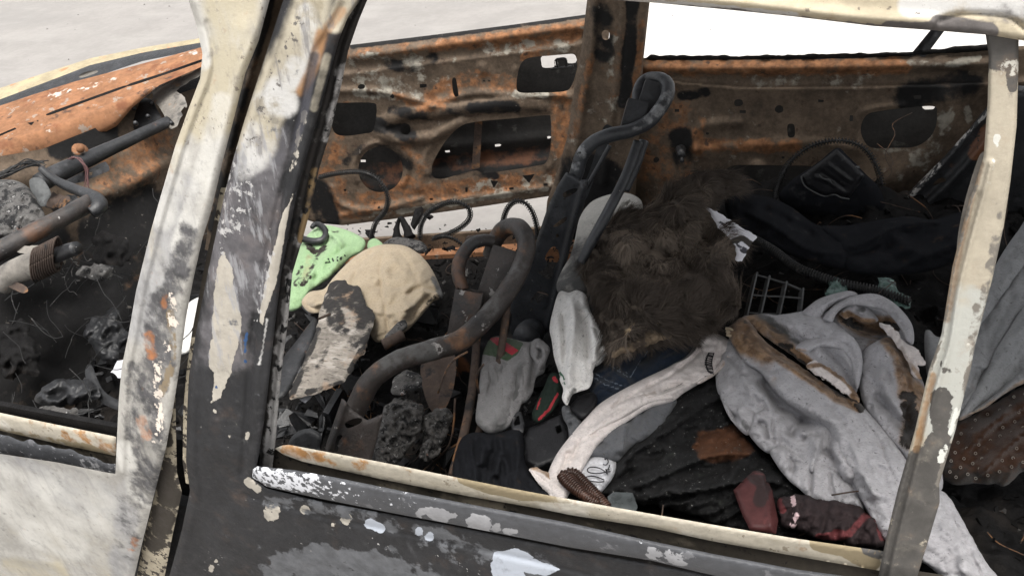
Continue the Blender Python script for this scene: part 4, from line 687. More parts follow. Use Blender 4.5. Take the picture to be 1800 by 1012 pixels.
M_blackc = cloth_m('black_cloth', (.013, .0138, .0165), speck=0, sheen=.0); M_leather = mk('black_leather', (.010, .010, .0115), [dict(c=(.04, .04, .042), n=40, k=2, lo=.2, hi=.6)], rough=.45, bump=(150, .4), spec=.4)
M_foam = mk('charred_foam', (.0095, .0095, .010), [dict(c=(.085, .035, .016), a='burn', n=24, k=1.4, lo=.35, hi=.7), dict(c=(.032, .036, .030), n=26, k=2.3, lo=.25, hi=.7, o=.6), dict(c=(.40, .40, .38), n=210, k=3.4, lo=.8, hi=.95)], rough=.85, bump=(190, .7), var=.35, vscale=30)
M_brown = cloth_m('brown_netting', (.045, .022, .013), speck=0); M_redp = mk('red_plastic', (.070, .024, .024), [dict(c=(.03, .018, .018), a='char', n=20, k=1.5, lo=.3, hi=.7), dict(c=(.16, .05, .05), n=30, k=2.2, lo=.35, hi=.6, o=.5)], rough=.5, bump=(100, .2), var=.25)
M_redroll = mk('charred_red_fabric', (.030, .020, .021), [dict(c=(.15, .04, .043), a='red', n=30, k=1.6, lo=.4, hi=.8), dict(c=(.65, .48, .50), a='fleck', n=60, k=2, lo=.5, hi=.75)], rough=.85, bump=(120, .5), var=.3)
M_fur = mk('brown_fur', (.060, .0485, .040), [dict(c=(.215, .175, .14), a='tone', n=60, k=.2, lo=.15, hi=.95)], rough=.75, bump=None, var=.45, vscale=6, spec=.15)
M_hide = mk('fur_backing', (.075, .058, .043), [dict(c=(.36, .27, .17), a='skin', n=20, k=1.2, lo=.3, hi=.8)], rough=.9, bump=(120, .5))
M_paper = mk('scorched_paper', (.70, .70, .74), [dict(c=(.05, .05, .06), a='print', n=40, k=1.6, lo=.42, hi=.56), dict(c=(.04, .035, .03), a='char', n=30, k=1.2, lo=.4, hi=.7)], rough=.8, bump=(60, .1), var=.08)
M_board = mk('burnt_board', (.24, .215, .185), [dict(c=(.46, .42, .375), n=14, st=(1, 3, 1), k=2.2, lo=.0, hi=.5, o=.8), dict(c=(.03, .028, .027), a='char', n=24, k=2.0, lo=.35, hi=.75), dict(c=(.05, .045, .04), n=40, st=(1, 5, 1), k=2.6, lo=.25, hi=.5, o=.8), dict(c=(.36, .25, .17), n=18, k=2.2, lo=.3, hi=.75, o=.6)], rough=.9, bump=(110, .5), var=.35)
M_plast = mk('grey_plastic', (.085, .088, .088), [dict(c=(.03, .03, .03), n=26, k=2, lo=.2, hi=.6)], rough=.7, bump=(120, .3), var=.25); M_teal = mk('teal_glass', (.085, .15, .13), [dict(c=(.30, .42, .38), n=40, k=2.4, lo=.3, hi=.6), dict(c=(.02, .03, .03), n=26, k=2.2, lo=.2, hi=.55)], rough=.3, bump=(60, .8), var=.4, spec=.5)
M_glass = mk('sooty_glass', (.06, .068, .07), [dict(c=(.13, .14, .14), n=18, k=2, lo=.2, hi=.6)], rough=.3, bump=(40, .15), spec=.5); M_ink = mk('black_ink', (.02, .02, .022), rough=.8, bump=None); M_brownp = mk('brown_corrugated_plastic', (.045, .022, .015), [dict(c=(.10, .05, .035), n=30, k=2, lo=.2, hi=.6)], rough=.35, bump=(120, .2), spec=.5)
M_seq = mk('pearl_dots', (.22, .20, .175), rough=.4, bump=None); M_hose = mk('black_coil', (.022, .022, .022), [dict(c=(.09, .085, .08), n=60, k=2.2, lo=.2, hi=.6)], rough=.6, bump=None)

def cloth(name, outline, surf, m, label, cat, par=None, step=4.2, bulge=(.03, 40), group=None, **kw):
    kw.setdefault('th', .008); kw.setdefault('sharp', False)
    kw['folds'] = [(f[0], f[1], f[2]*.8, f[3]*1.9) for f in kw.get('folds', ())]; bulge = (bulge[0]*.72, bulge[1]); kw['wr'] = [(q[0]*2.0,)+tuple(q[1:]) for q in kw.get('wr', ())]; k_ = int(abs(sum(map(sum, outline))) % 97)
    kw['wr'] += [(.0055, 15, (k_*37) % 180, 2.4, 200+k_, 'ridge'), (.0016, 6.5, (k_*53) % 180, 1.6, 300+k_, 'n')]
    o = relief(name, outline, surf, m, par, step=step, bulge=bulge, **kw)
    return tag(o, label, cat, group)

# grey sweatshirt: body, ribbed waistband, sleeve, hood rolls and a scorched slit, laid over one another
RIB = lambda ang, per, am: (lambda P: am*np.sin((P[:, 0]*math.cos(ang)+P[:, 1]*math.sin(ang)+6*fbm(P/40, 2, 7))*2*math.pi/per))
WS = [(.007, 45, 40, 2.2, 21, 'ridge'), (.0035, 16, 50, 2.0, 25, 'n')]
swt = cloth('sweatshirt', [(1276, 600), (1300, 590), (1345, 612), (1410, 660), (1490, 700), (1540, 780), (1570, 880), (1550, 925), (1516, 889), (1480, 850), (1428, 830), (1390, 812), (1350, 775), (1318, 745), (1280, 720), (1262, 690), (1258, 664), (1261, 645), (1268, 625)], PILE(.085), M_sweat, 'light grey sweatshirt with brown scorch marks heaped beside the window bar', 'sweatshirt', step=3.6, bulge=(.035, 30), th=.04,
    folds=[('r', [(1300, 620), (1312, 660), (1330, 690), (1370, 705)], 16, .014), ('v', [(1302, 624), (1296, 655), (1292, 684)], 3, .004), ('v', [(1335, 660), (1375, 710), (1430, 745)], 14, .026), ('s', [(1325, 716), (1318, 690), (1300, 650)], 14, .014), ('v', [(1350, 690), (1362, 712), (1384, 722)], 5, .012), ('v', [(1410, 775), (1425, 762), (1446, 764)], 4, .010), ('v', [(1440, 790), (1462, 800), (1476, 822)], 5, .012), ('s', [(1427, 872), (1429, 815), (1450, 748)], 20, .016), ('t', [(1470, 765), (1482, 810), (1500, 850)], 18, .018), ('v', [(1385, 768), (1405, 745), (1440, 742)], 8, .016), ('r', [(1400, 760), (1430, 770), (1440, 800)], 9, .010), ('v', [(1340, 700), (1345, 720), (1335, 735)], 6, .010)],
    wr=WS, at=dict(smut_shade=[([(1290, 625), (1310, 640), (1330, 690)], 22, .4), ([(1290, 690), (1300, 720)], 30, .25), ([(1270, 640), (1280, 670)], 14, .4)]))  # darker strokes paint the fold shading beside the sleeve overlap
cloth('waistband', [(1258, 668), (1266, 684), (1282, 682), (1300, 688), (1320, 698), (1332, 716), (1330, 742), (1316, 764), (1304, 759), (1290, 744), (1280, 730), (1270, 708)], PILE(.095), M_sweat, None, None, swt, step=3, bulge=(.030, 22), th=.03, hf=RIB(.6, 4.2, .0012), folds=[('v', [(1300, 692), (1290, 720), (1300, 745)], 6, .018), ('v', [(1278, 700), (1284, 720), (1294, 738)], 4, .010), ('v', [(1262, 687), (1282, 684), (1302, 690)], 3, .006)], wr=[(.006, 22, 60, 1.5, 26, 'ridge')], at=dict(smut_shade=[([(1308, 742), (1312, 750)], 7, .7)]))
cloth('waistband', [(1318, 735), (1328, 720), (1345, 712), (1362, 716), (1376, 732), (1380, 756), (1372, 780), (1356, 796), (1342, 792), (1326, 776), (1316, 760)], PILE(.10), M_sweat, None, None, swt, step=3, bulge=(.034, 24), th=.03, hf=RIB(2.4, 4.2, .0010), folds=[('v', [(1330, 740), (1345, 750), (1350, 775)], 5, .016), ('v', [(1360, 735), (1358, 760), (1364, 780)], 4, .010), ('s', [(1376, 732), (1350, 722), (1326, 730)], 10, .008)], wr=[(.005, 20, 20, 1.5, 27, 'ridge')])
cloth('waistband', [(1352, 790), (1372, 782), (1395, 792), (1428, 808), (1462, 820), (1490, 842), (1518, 892), (1498, 889), (1465, 886), (1436, 880), (1418, 870), (1404, 858), (1391, 848), (1378, 834), (1366, 818)], PILE(.105), M_sweat, None, None, swt, step=3, bulge=(.020, 18), th=.03, hf=RIB(.15, 4.4, .0013), folds=[('v', [(1427, 812), (1426, 845), (1424, 872)], 4, .014), ('v', [(1395, 800), (1392, 830)], 6, .014), ('v', [(1458, 825), (1462, 855), (1470, 880)], 4, .010), ('v', [(1380, 800), (1408, 815), (1420, 812)], 4, .008)], wr=[(.005, 22, 80, 1.8, 28, 'ridge')])
cloth('back_panel', [(1512, 690), (1508, 650), (1518, 616), (1540, 600), (1562, 593), (1582, 608), (1600, 636), (1616, 655), (1630, 690), (1646, 720), (1652, 790), (1656, 860), (1620, 850), (1585, 800), (1545, 752), (1522, 720)], PILE(.10), M_sweat, None, None, swt, step=3.4, bulge=(.04, 24), th=.04, folds=[('s', [(1596, 690), (1580, 630), (1560, 606), (1530, 612)], 20, .014), ('v', [(1530, 690), (1560, 715), (1600, 770)], 12, .016), ('r', [(1545, 640), (1560, 690), (1590, 740)], 12, .012), ('r', [(1610, 700), (1625, 780), (1640, 840)], 9, .014)], wr=WS,
    at=dict(burn=[([(1560, 590), (1580, 622), (1590, 665), (1592, 690)], 16, .9), ([(1600, 600), (1612, 650)], 12, .8), ([(1604, 690), (1612, 740), (1602, 770)], 22, .9)], char=[([(1596, 700), (1604, 745), (1596, 775)], 15, .95), ([(1612, 650), (1622, 660)], 6, .8)], smut_shade=[([(1590, 770), (1600, 800)], 16, .6)]))
cloth('hood_lining', [(1445, 556), (1480, 535), (1516, 532), (1556, 548), (1592, 580), (1608, 640), (1592, 664), (1545, 640), (1515, 650), (1500, 606), (1476, 580)], PILE(.075), M_sweat, None, None, swt, step=3.4, bulge=(.01, 12), th=.03, folds=[('v', [(1490, 560), (1530, 575), (1570, 590)], 20, .03)], at=dict(burn=[([(1490, 556), (1520, 575), (1560, 572)], 18, 1.0), ([(1540, 585), (1530, 610)], 10, .5)], char=[([(1486, 562), (1510, 575)], 9, .8), ([(1556, 568), (1580, 575)], 6, .9)], smut_shade=[([(1510, 590), (1540, 600)], 18, .5)]))
cloth('hood_flap', [(1474, 550), (1486, 538), (1506, 532), (1524, 538), (1534, 550), (1544, 562), (1530, 569), (1510, 566), (1496, 556), (1486, 560)], PILE(.115), M_sweat, None, None, swt, step=2.8, bulge=(.018, 10), th=.012, edge=(1.2, 8), folds=[('v', [(1500, 545), (1520, 556)], 5, .006)], at=dict(burn=[([(1490, 552), (1512, 564), (1535, 566)], 7, .9), ([(1476, 548), (1484, 556)], 5, .7)], smut_shade=[([(1506, 542), (1516, 544)], 6, .7)]))
cloth('hood_edge', [(1410, 550), (1424, 536), (1440, 525), (1466, 516), (1494, 511), (1508, 518), (1490, 524), (1468, 534), (1450, 548), (1442, 560), (1424, 560)], PILE(.125), M_sweat, None, None, swt, step=2.8, bulge=(.024, 12), th=.02, folds=[('r', [(1436, 544), (1462, 528), (1490, 520)], 5, .006)], wr=[(.003, 14, -30, 2, 29, 'ridge')])
cloth('hood_edge', [(1446, 562), (1456, 546), (1474, 530), (1500, 520), (1536, 516), (1564, 527), (1588, 548), (1603, 570), (1607, 592), (1604, 606), (1592, 600), (1586, 584), (1570, 560), (1552, 546), (1528, 540), (1504, 536), (1484, 540), (1470, 552), (1462, 566)], PILE(.135), M_sweat, None, None, swt, step=2.8, bulge=(.028, 13), th=.02, folds=[('v', [(1480, 540), (1510, 528), (1545, 530)], 4, .004), ('v', [(1560, 545), (1585, 566), (1598, 590)], 4, .004)], wr=[(.003, 16, 30, 2, 30, 'ridge')], at=dict(burn=[([(1540, 546), (1560, 556), (1584, 584)], 4, .45)]))
cloth('shoulder', [(1304, 558), (1338, 552), (1372, 553), (1413, 547), (1445, 552), (1474, 572), (1496, 592), (1512, 625), (1514, 660), (1506, 690), (1500, 704), (1474, 684), (1424, 648), (1380, 616), (1350, 596), (1328, 580)], PILE(.11), M_sweat, None, None, swt, step=3.2, bulge=(.030, 24), th=.03, edge=(.8, 9), folds=[('r', [(1370, 562), (1420, 570), (1465, 588)], 18, .012), ('v', [(1345, 566), (1385, 590), (1440, 610)], 9, .012), ('v', [(1440, 600), (1480, 640), (1500, 680)], 8, .010)], wr=WS,
    at=dict(burn=[([(1320, 566), (1350, 588), (1385, 612)], 16, .75), ([(1384, 612), (1424, 644), (1474, 680), (1502, 702)], 12, 1.0)], char=[([(1386, 616), (1424, 648), (1474, 684), (1500, 703)], 3.5, .75), ([(1372, 606), (1392, 610)], 5, .8)], smut_shade=[([(1330, 556), (1355, 572), (1375, 592)], 16, .95), ([(1390, 590), (1400, 600)], 7, .7)]))
cloth('folded_edge', [(1398, 612), (1412, 599), (1437, 589), (1465, 582), (1490, 586), (1507, 602), (1516, 628), (1514, 660), (1506, 684), (1499, 655), (1488, 626), (1468, 612), (1440, 610), (1416, 620)], PILE(.138), M_sweat, None, None, swt, step=2.8, bulge=(.020, 12), th=.015, folds=[('v', [(1420, 605), (1465, 594), (1496, 612), (1506, 650)], 3, .003)], at=dict(burn=[([(1400, 614), (1418, 616)], 3, .6)]))
cloth('torn_lip', [(1418, 643), (1432, 634), (1446, 640), (1470, 654), (1492, 674), (1506, 690), (1511, 706), (1494, 698), (1468, 680), (1440, 662)], PILE(.150), M_pink, None, None, swt, step=2.6, bulge=(.008, 7), th=.008, edge=(2.2, 8), at=dict(burn=[([(1418, 644), (1445, 640), (1490, 672), (1510, 700)], 5, .9), ([(1500, 695), (1510, 705)], 8, .9)], char=[([(1440, 660), (1494, 698)], 2, .6)]))
cloth('sleeve', [(1277, 580), (1291, 566), (1306, 558), (1324, 572), (1340, 594), (1364, 614), (1420, 652), (1475, 692), (1510, 707), (1545, 746), (1585, 796), (1625, 850), (1662, 866), (1690, 910), (1716, 957), (1735, 990), (1770, 1040), (1690, 1040), (1640, 1000), (1600, 975), (1554, 947), (1538, 920), (1525, 897), (1510, 868), (1497, 843), (1480, 815), (1468, 793), (1462, 768), (1454, 750), (1422, 731), (1375, 701), (1350, 672), (1334, 652), (1312, 640), (1296, 618), (1284, 598)], PILE(.125), M_sweat, None, None, swt, step=3.2, bulge=(.045, 44), th=.03, edge=(.7, 9),
    folds=[('v', [(1440, 672), (1479, 692), (1522, 743), (1547, 775), (1556, 804), (1580, 857), (1615, 915)], 3.2, .005), ('v', [(1508, 706), (1540, 750), (1558, 775), (1590, 830), (1630, 890)], 3, .004), ('v', [(1345, 608), (1400, 645), (1460, 690)], 5, .010), ('r', [(1360, 625), (1420, 665), (1470, 700)], 8, .008), ('r', [(1400, 700), (1460, 735), (1500, 800), (1550, 890)], 14, .008), ('v', [(1480, 770), (1500, 800), (1505, 830)], 8, .007), ('v', [(1560, 900), (1590, 930), (1630, 960)], 8, .006), ('v', [(1660, 880), (1700, 960), (1730, 1020)], 4, .005), ('v', [(1300, 590), (1312, 606)], 6, .004)], wr=WS,
    at=dict(burn=[([(1294, 574), (1312, 592), (1335, 606), (1350, 612)], 30, 1.0), ([(1350, 616), (1420, 658), (1475, 698), (1508, 712)], 12, .95), ([(1360, 668), (1357, 690)], 8, .3)], char=[([(1298, 566), (1314, 566), (1328, 576)], 3.5, .5), ([(1424, 654), (1476, 693), (1505, 706)], 3.0, .7), ([(1506, 712), (1518, 714), (1512, 720)], 5.5, .95), ([(1470, 690), (1482, 694)], 5, .6)]))
V, Fc = merge([tube_geo([PILE_pt for PILE_pt in at([(1278, 582), (1284, 586), (1292, 584)], PILE(.14))], .004, seg=5), tube_geo(list(at([(1275, 577), (1283, 578), (1290, 583)], PILE(.142))), .003, seg=5), tube_geo(list(at([(1277, 588), (1286, 590), (1293, 588)], PILE(.14))), .003, seg=5)])
mesh_obj('torn_threads', V, Fc, M_tan, swt)
cloth('fleece_lining', [(1545, 567), (1570, 575), (1588, 598), (1600, 608), (1612, 612), (1626, 632), (1624, 640), (1612, 642), (1620, 660), (1618, 668), (1604, 660), (1596, 640), (1582, 615), (1562, 590)], PILE(.150), M_pink, None, None, swt, step=2.8, bulge=(.010, 8), edge=(2.5, 9), wr=[(.003, 7, 30, 1, 33, 'n')], at=dict(burn=[([(1600, 640), (1620, 665)], 5, .6), ([(1585, 610), (1600, 640)], 3, .4)], char=[([(1570, 572), (1578, 573)], 4, .8)]))

# grey cloth to the right of the bar
tt = cloth('fleece_top', [(1625, 588), (1634, 580), (1650, 592), (1690, 585), (1730, 520), (1745, 480), (1790, 405), (1850, 340), (1860, 640), (1800, 668), (1760, 690), (1726, 716), (1690, 738), (1660, 730), (1640, 690), (1628, 650)], PILE(.10), M_sweat2, 'smoke grey fleece hanging in folds to the right of the window bar', 'fleece', step=4, bulge=(.04, 34), th=.03,
    folds=[('s', [(1630, 640), (1690, 640), (1760, 650)], 22, .010), ('r', [(1660, 600), (1690, 640), (1700, 690)], 16, .014), ('v', [(1715, 690), (1760, 610), (1810, 540)], 9, .014), ('v', [(1740, 540), (1790, 470)], 8, .012)],
    wr=[(.008, 40, -60, 3, 41, 'ridge')], at=dict(burn=[([(1690, 742), (1730, 722), (1800, 675)], 12, .8)], smut_shade=[([(1750, 560), (1830, 560)], 30, .35)]))
for k, (ol, lf, am) in enumerate([([(1686, 738), (1700, 700), (1730, 645), (1770, 575), (1810, 520), (1860, 470), (1860, 540), (1810, 600), (1770, 650), (1730, 700), (1706, 726)], .125, .03), ([(1700, 728), (1740, 700), (1780, 662), (1820, 630), (1860, 610), (1860, 660), (1805, 672), (1766, 692), (1730, 718)], .13, .028), ([(1690, 560), (1715, 530), (1742, 480), (1775, 425), (1820, 370), (1850, 350), (1850, 400), (1800, 470), (1765, 520), (1735, 560), (1705, 585)], .125, .03)]):
    cloth('fold', ol, PILE(lf), M_sweat2, None, None, tt, step=3.6, bulge=(am, 22), th=.02, folds=[('v', [ol[1], ol[3], ol[4]], 5, .006)], wr=[(.006, 26, -58, 3, 43+k, 'ridge')], at=dict(burn=[([(1690, 742), (1730, 722), (1800, 675)], 9, .7)]))
bn = cloth('dotted_fabric', [(1655, 790), (1684, 742), (1720, 722), (1760, 700), (1800, 672), (1870, 640), (1870, 830), (1800, 830), (1765, 855), (1740, 852), (1704, 852), (1676, 850), (1655, 840)], PILE(.06), M_brown, 'dark brown see-through fabric with a grid of pale dots', 'fabric', step=5, bulge=(.03, 30), folds=[('s', [(1690, 800), (1760, 740), (1840, 690)], 22, .018), ('s', [(1720, 840), (1790, 770), (1850, 740)], 22, .016), ('r', [(1700, 770), (1780, 720)], 12, .012)],
    wr=[(.006, 30, -35, 2, 44, 'ridge')], edge=(4, 24), at=dict(char=[([(1680, 850), (1740, 860), (1800, 840)], 30, .8), ([(1660, 800), (1670, 840)], 12, .8)]))
gs_ = []
for i in range(-3, 9):
    for j in range(-4, 7):
        p = np.array([1690+i*20-j*5.5, 760+j*17+i*-7.0])+rng.uniform(-2, 2, 2)
        if inside(p[None], np.array([(1662, 800), (1686, 750), (1800, 682), (1860, 660), (1860, 820), (1765, 845), (1700, 845), (1665, 836)]))[0]:
            c = at([p], PILE(.098+.004*rng.random()))[0]; u = RT; v = UP; R_ = .0021
            gs_.append(tube_geo([c+u*R_*math.cos(a)+v*R_*math.sin(a) for a in np.linspace(0, 2*math.pi, 9)], .0006, seg=4, smooth=False))
V, Fc = merge(gs_); mesh_obj('dots', V, Fc, M_seq, bn)['kind'] = 'stuff'

# white hoodie sleeve
ws = cloth('hooded_top', [(1238, 584), (1258, 586), (1282, 598), (1296, 620), (1275, 640), (1256, 660), (1226, 676), (1200, 692), (1181, 706), (1144, 716), (1110, 736), (1074, 762), (1050, 784), (1034, 808), (1018, 836), (1004, 862), (990, 882), (970, 872), (962, 840), (976, 802), (1003, 765), (1030, 734), (1060, 705), (1122, 670), (1183, 641), (1218, 620)], PILE(.085), M_pink, 'off-white sweatshirt sleeve stretched over black charred foam', 'sweatshirt', step=3, bulge=(.012, 7), th=.015,
    folds=[('s', [(1262, 650), (1225, 668), (1180, 690), (1128, 706), (1080, 728), (1040, 758)][::-1], 16, .006), ('v', [(1234, 600), (1218, 630), (1180, 658), (1130, 684), (1072, 716)], 3.5, .005), ('v', [(1226, 600), (1230, 616), (1210, 634), (1186, 650)], 4, .009), ('v', [(1160, 690), (1190, 676), (1216, 674)], 3.5, .006), ('v', [(1255, 598), (1268, 622), (1262, 646)], 6, .006), ('v', [(1100, 690), (1075, 720)], 4, .005), ('v', [(1146, 668), (1130, 692)], 4, .004), ('v', [(1000, 790), (984, 840)], 5, .007), ('v', [(1020, 770), (1000, 820)], 4, .006)],
    wr=[(.004, 22, -28, 4, 51, 'ridge')], at=dict(burn=[([(1136, 696), (1150, 692)], 5, .5), ([(1270, 640), (1250, 660), (1226, 674)], 4, .3)], smut_shade=[([(1215, 600), (1205, 620), (1180, 640)], 10, .5), ([(1300, 600), (1290, 620)], 8, .4), ([(1000, 840), (980, 868)], 6, .3)]))
cloth('collar', [(930, 826), (942, 820), (958, 828), (974, 836), (984, 856), (980, 878), (962, 866), (944, 846)], PILE(.088), M_pink, None, None, ws, step=2.8, bulge=(.008, 8), th=.008, edge=(1.2, 8), folds=[('v', [(936, 828), (962, 850)], 4, .006)], at=dict(burn=[([(934, 820), (956, 828), (968, 838)], 5, .8)]))
cloth('sleeve_fold', [(1184, 700), (1170, 692), (1140, 688), (1110, 698), (1078, 716), (1046, 744), (1030, 768), (1038, 764), (1063, 751), (1104, 729), (1140, 709)], PILE(.10), M_pink, None, None, ws, step=3, bulge=(.014, 10), th=.01, folds=[('v', [(1100, 712), (1060, 736)], 4, .004)], at=dict(burn=[([(1130, 693), (1150, 690)], 4, .5)]))
cloth('hem', [(1284, 600), (1300, 606), (1296, 624), (1276, 644), (1252, 662), (1228, 675), (1226, 668), (1248, 654), (1268, 634), (1280, 616)], PILE(.10), M_pink, None, None, ws, step=3, bulge=(.008, 6), th=.008, at=dict(burn=[([(1290, 620), (1256, 658), (1228, 674)], 3, .4)]))
cloth('rear_fold', [(1232, 584), (1244, 582), (1250, 590), (1238, 610), (1212, 634), (1186, 650), (1150, 664), (1176, 644), (1210, 622)], PILE(.072), M_pink, None, None, ws, step=3, bulge=(.012, 8), th=.01, at=dict(smut_shade=[([(1230, 600), (1180, 645)], 10, .75)]))
V, Fc = merge([tube_geo(at(q, PILE(.0985)), .0007, seg=4) for q in ([(1222, 660), (1186, 680), (1140, 696), (1100, 714), (1062, 740)],)]); mesh_obj('stitching', V, Fc, M_plast, ws)
gs_ = []
for k in range(12):
    t = k/11; x = 1248-3*math.sin(t*math.pi)*1.6+2; y = 621+t*34; ln = 5+1.8*math.sin(t*3.1)
    q = at([(x-ln, y-1.2+rng.uniform(-1, 1)), (x+ln, y+1+rng.uniform(-1, 1))], PILE(.1165+.0)); gs_.append(tube_geo(q, .0011, seg=5))
gs_.append(tube_geo(at([(1246, 620), (1241, 635), (1244, 650), (1250, 656)], PILE(.1165)), .0014, seg=5)); gs_.append(tube_geo(at([(1255, 620), (1251, 635), (1253, 650)], PILE(.1165)), .0010, seg=5))
gs_ += [tube_geo(at([(1236+3*k, 661), (1238+3*k, 661.5)], PILE(.104)), .0011, seg=4) for k in range(4)]
V, Fc = merge(gs_); PRINT = mesh_obj('printed_lettering', V, Fc, M_ink, ws)

# white shirt hanging beside the far seat plate
cloth('white_shirt', [(983, 513), (1000, 514), (1015, 510), (1031, 520), (1037, 545), (1050, 569), (1060, 585), (1067, 600), (1070, 618), (1063, 632), (1050, 640), (1042, 652), (1037, 678), (1018, 686), (1006, 692), (996, 710), (988, 700), (990, 686), (986, 668), (981, 650), (974, 628), (970, 600), (966, 577), (972, 545)], PILE(.10), M_white, 'white shirt with green lettering hanging down beside the far seat', 'shirt', step=3.4, bulge=(.03, 18), th=.02,
    folds=[('r', [(1005, 520), (1008, 580), (1000, 640), (998, 690)], 10, .014), ('v', [(1022, 540), (1030, 590), (1034, 640)], 7, .014), ('s', [(1045, 640), (1048, 610), (1060, 592)], 12, .016), ('v', [(988, 545), (992, 600), (994, 650)], 6, .012), ('r', [(1040, 570), (1046, 610), (1040, 650)], 8, .012), ('v', [(998, 700), (1006, 685), (1020, 682)], 4, .010), ('v', [(1060, 610), (1056, 625)], 5, .02)], wr=[(.006, 26, 85, 3, 61, 'ridge')],
    at=dict(smut_shade=[([(1005, 580)], 3, .8), ([(992, 600), (990, 606)], 3, .7), ([(1025, 590)], 3, .7), ([(980, 545), (978, 580)], 6, .4), ([(1015, 560), (1018, 565)], 4, .5)], green=[([(984, 655), (989, 660), (987, 664), (992, 666)], 2.4, .9), ([(990, 671), (993, 675)], 2, .8)]))
wsh = bpy.data.objects['white_shirt']
cloth('sleeve', [(1034, 548), (1046, 560), (1058, 582), (1068, 600), (1071, 618), (1060, 634), (1046, 644), (1040, 628), (1036, 600), (1032, 570)], PILE(.115), M_white, None, None, wsh, step=2.8, bulge=(.022, 12), th=.012, folds=[('v', [(1062, 600), (1052, 612), (1050, 634)], 4, .012)], wr=[(.004, 16, 60, 2, 62, 'ridge')], at=dict(smut_shade=[([(1060, 620), (1048, 640)], 6, .7)]))
cloth('hem', [(984, 664), (1000, 650), (1020, 646), (1042, 654), (1037, 680), (1018, 688), (1006, 694), (997, 712), (988, 700), (990, 684)], PILE(.115), M_white, None, None, wsh, step=2.8, bulge=(.012, 10), th=.01, folds=[('v', [(1000, 706), (1008, 686), (1020, 676)], 4, .008)], at=dict(smut_shade=[([(1010, 685), (998, 706)], 4, .6)]))
# cream cap-like cloth behind the far seat
wc = cloth('leather_cap', [(1129, 357), (1118, 345), (1100, 339), (1080, 340), (1055, 347), (1036, 358), (1019, 383), (1010, 423), (1002, 450), (985, 480), (978, 505), (990, 520), (1030, 520), (1048, 480), (1060, 430), (1090, 395), (1125, 380)], PILE(.03), M_cap2, 'pale crumpled cap behind the far front seat', 'cap', step=4, bulge=(.06, 34), th=.02, folds=[('v', [(1108, 352), (1098, 362), (1090, 378), (1075, 388)], 5, .02), ('r', [(1110, 350), (1100, 358), (1096, 372)], 4, .012), ('v', [(1030, 460), (1010, 480)], 8, .012)], at=dict(smut_shade=[([(1100, 370), (1080, 390)], 7, 1.0), ([(1020, 440), (1050, 430)], 10, .9), ([(1030, 440), (1010, 500)], 30, .9), ([(985, 490), (1000, 515)], 20, .9)]))  # lower part darkened in the colour, so the cap reads brighter on top

# brown fur
fur_out = [(1158, 350), (1178, 330), (1208, 318), (1234, 302), (1264, 301), (1282, 322), (1280, 343), (1256, 360), (1250, 380), (1276, 402), (1292, 425), (1284, 456), (1276, 486), (1292, 512), (1304, 528), (1294, 544), (1270, 556), (1262, 572), (1238, 582), (1216, 592), (1177, 592), (1121, 612), (1078, 626), (1066, 600), (1058, 577), (1050, 545), (1036, 521), (1030, 490), (1034, 458), (1038, 426), (1052, 399), (1090, 383), (1136, 364)]
furS = PILE(.11)
hide = cloth('fur_throw', fur_out, furS, M_hide, 'heap of matted dark brown fur on top of the jeans', 'fur', step=5, bulge=(.085, 60), th=.05, edge=(5, 26), wr=[(.036, 60, 20, 1.7, 14, 'ridge'), (.012, 24, 60, 1.5, 17, 'ridge')], folds=[('t', [(1170, 370), (1205, 345), (1262, 322)], 30, .05), ('t', [(1080, 420), (1140, 395), (1180, 400)], 40, .03), ('v', [(1150, 450), (1220, 440), (1260, 400)], 26, .03), ('t', [(1080, 500), (1150, 530), (1250, 520)], 40, .03)], at=dict(skin=[([(1110, 590), (1130, 575), (1150, 572)], 16, .9)]))
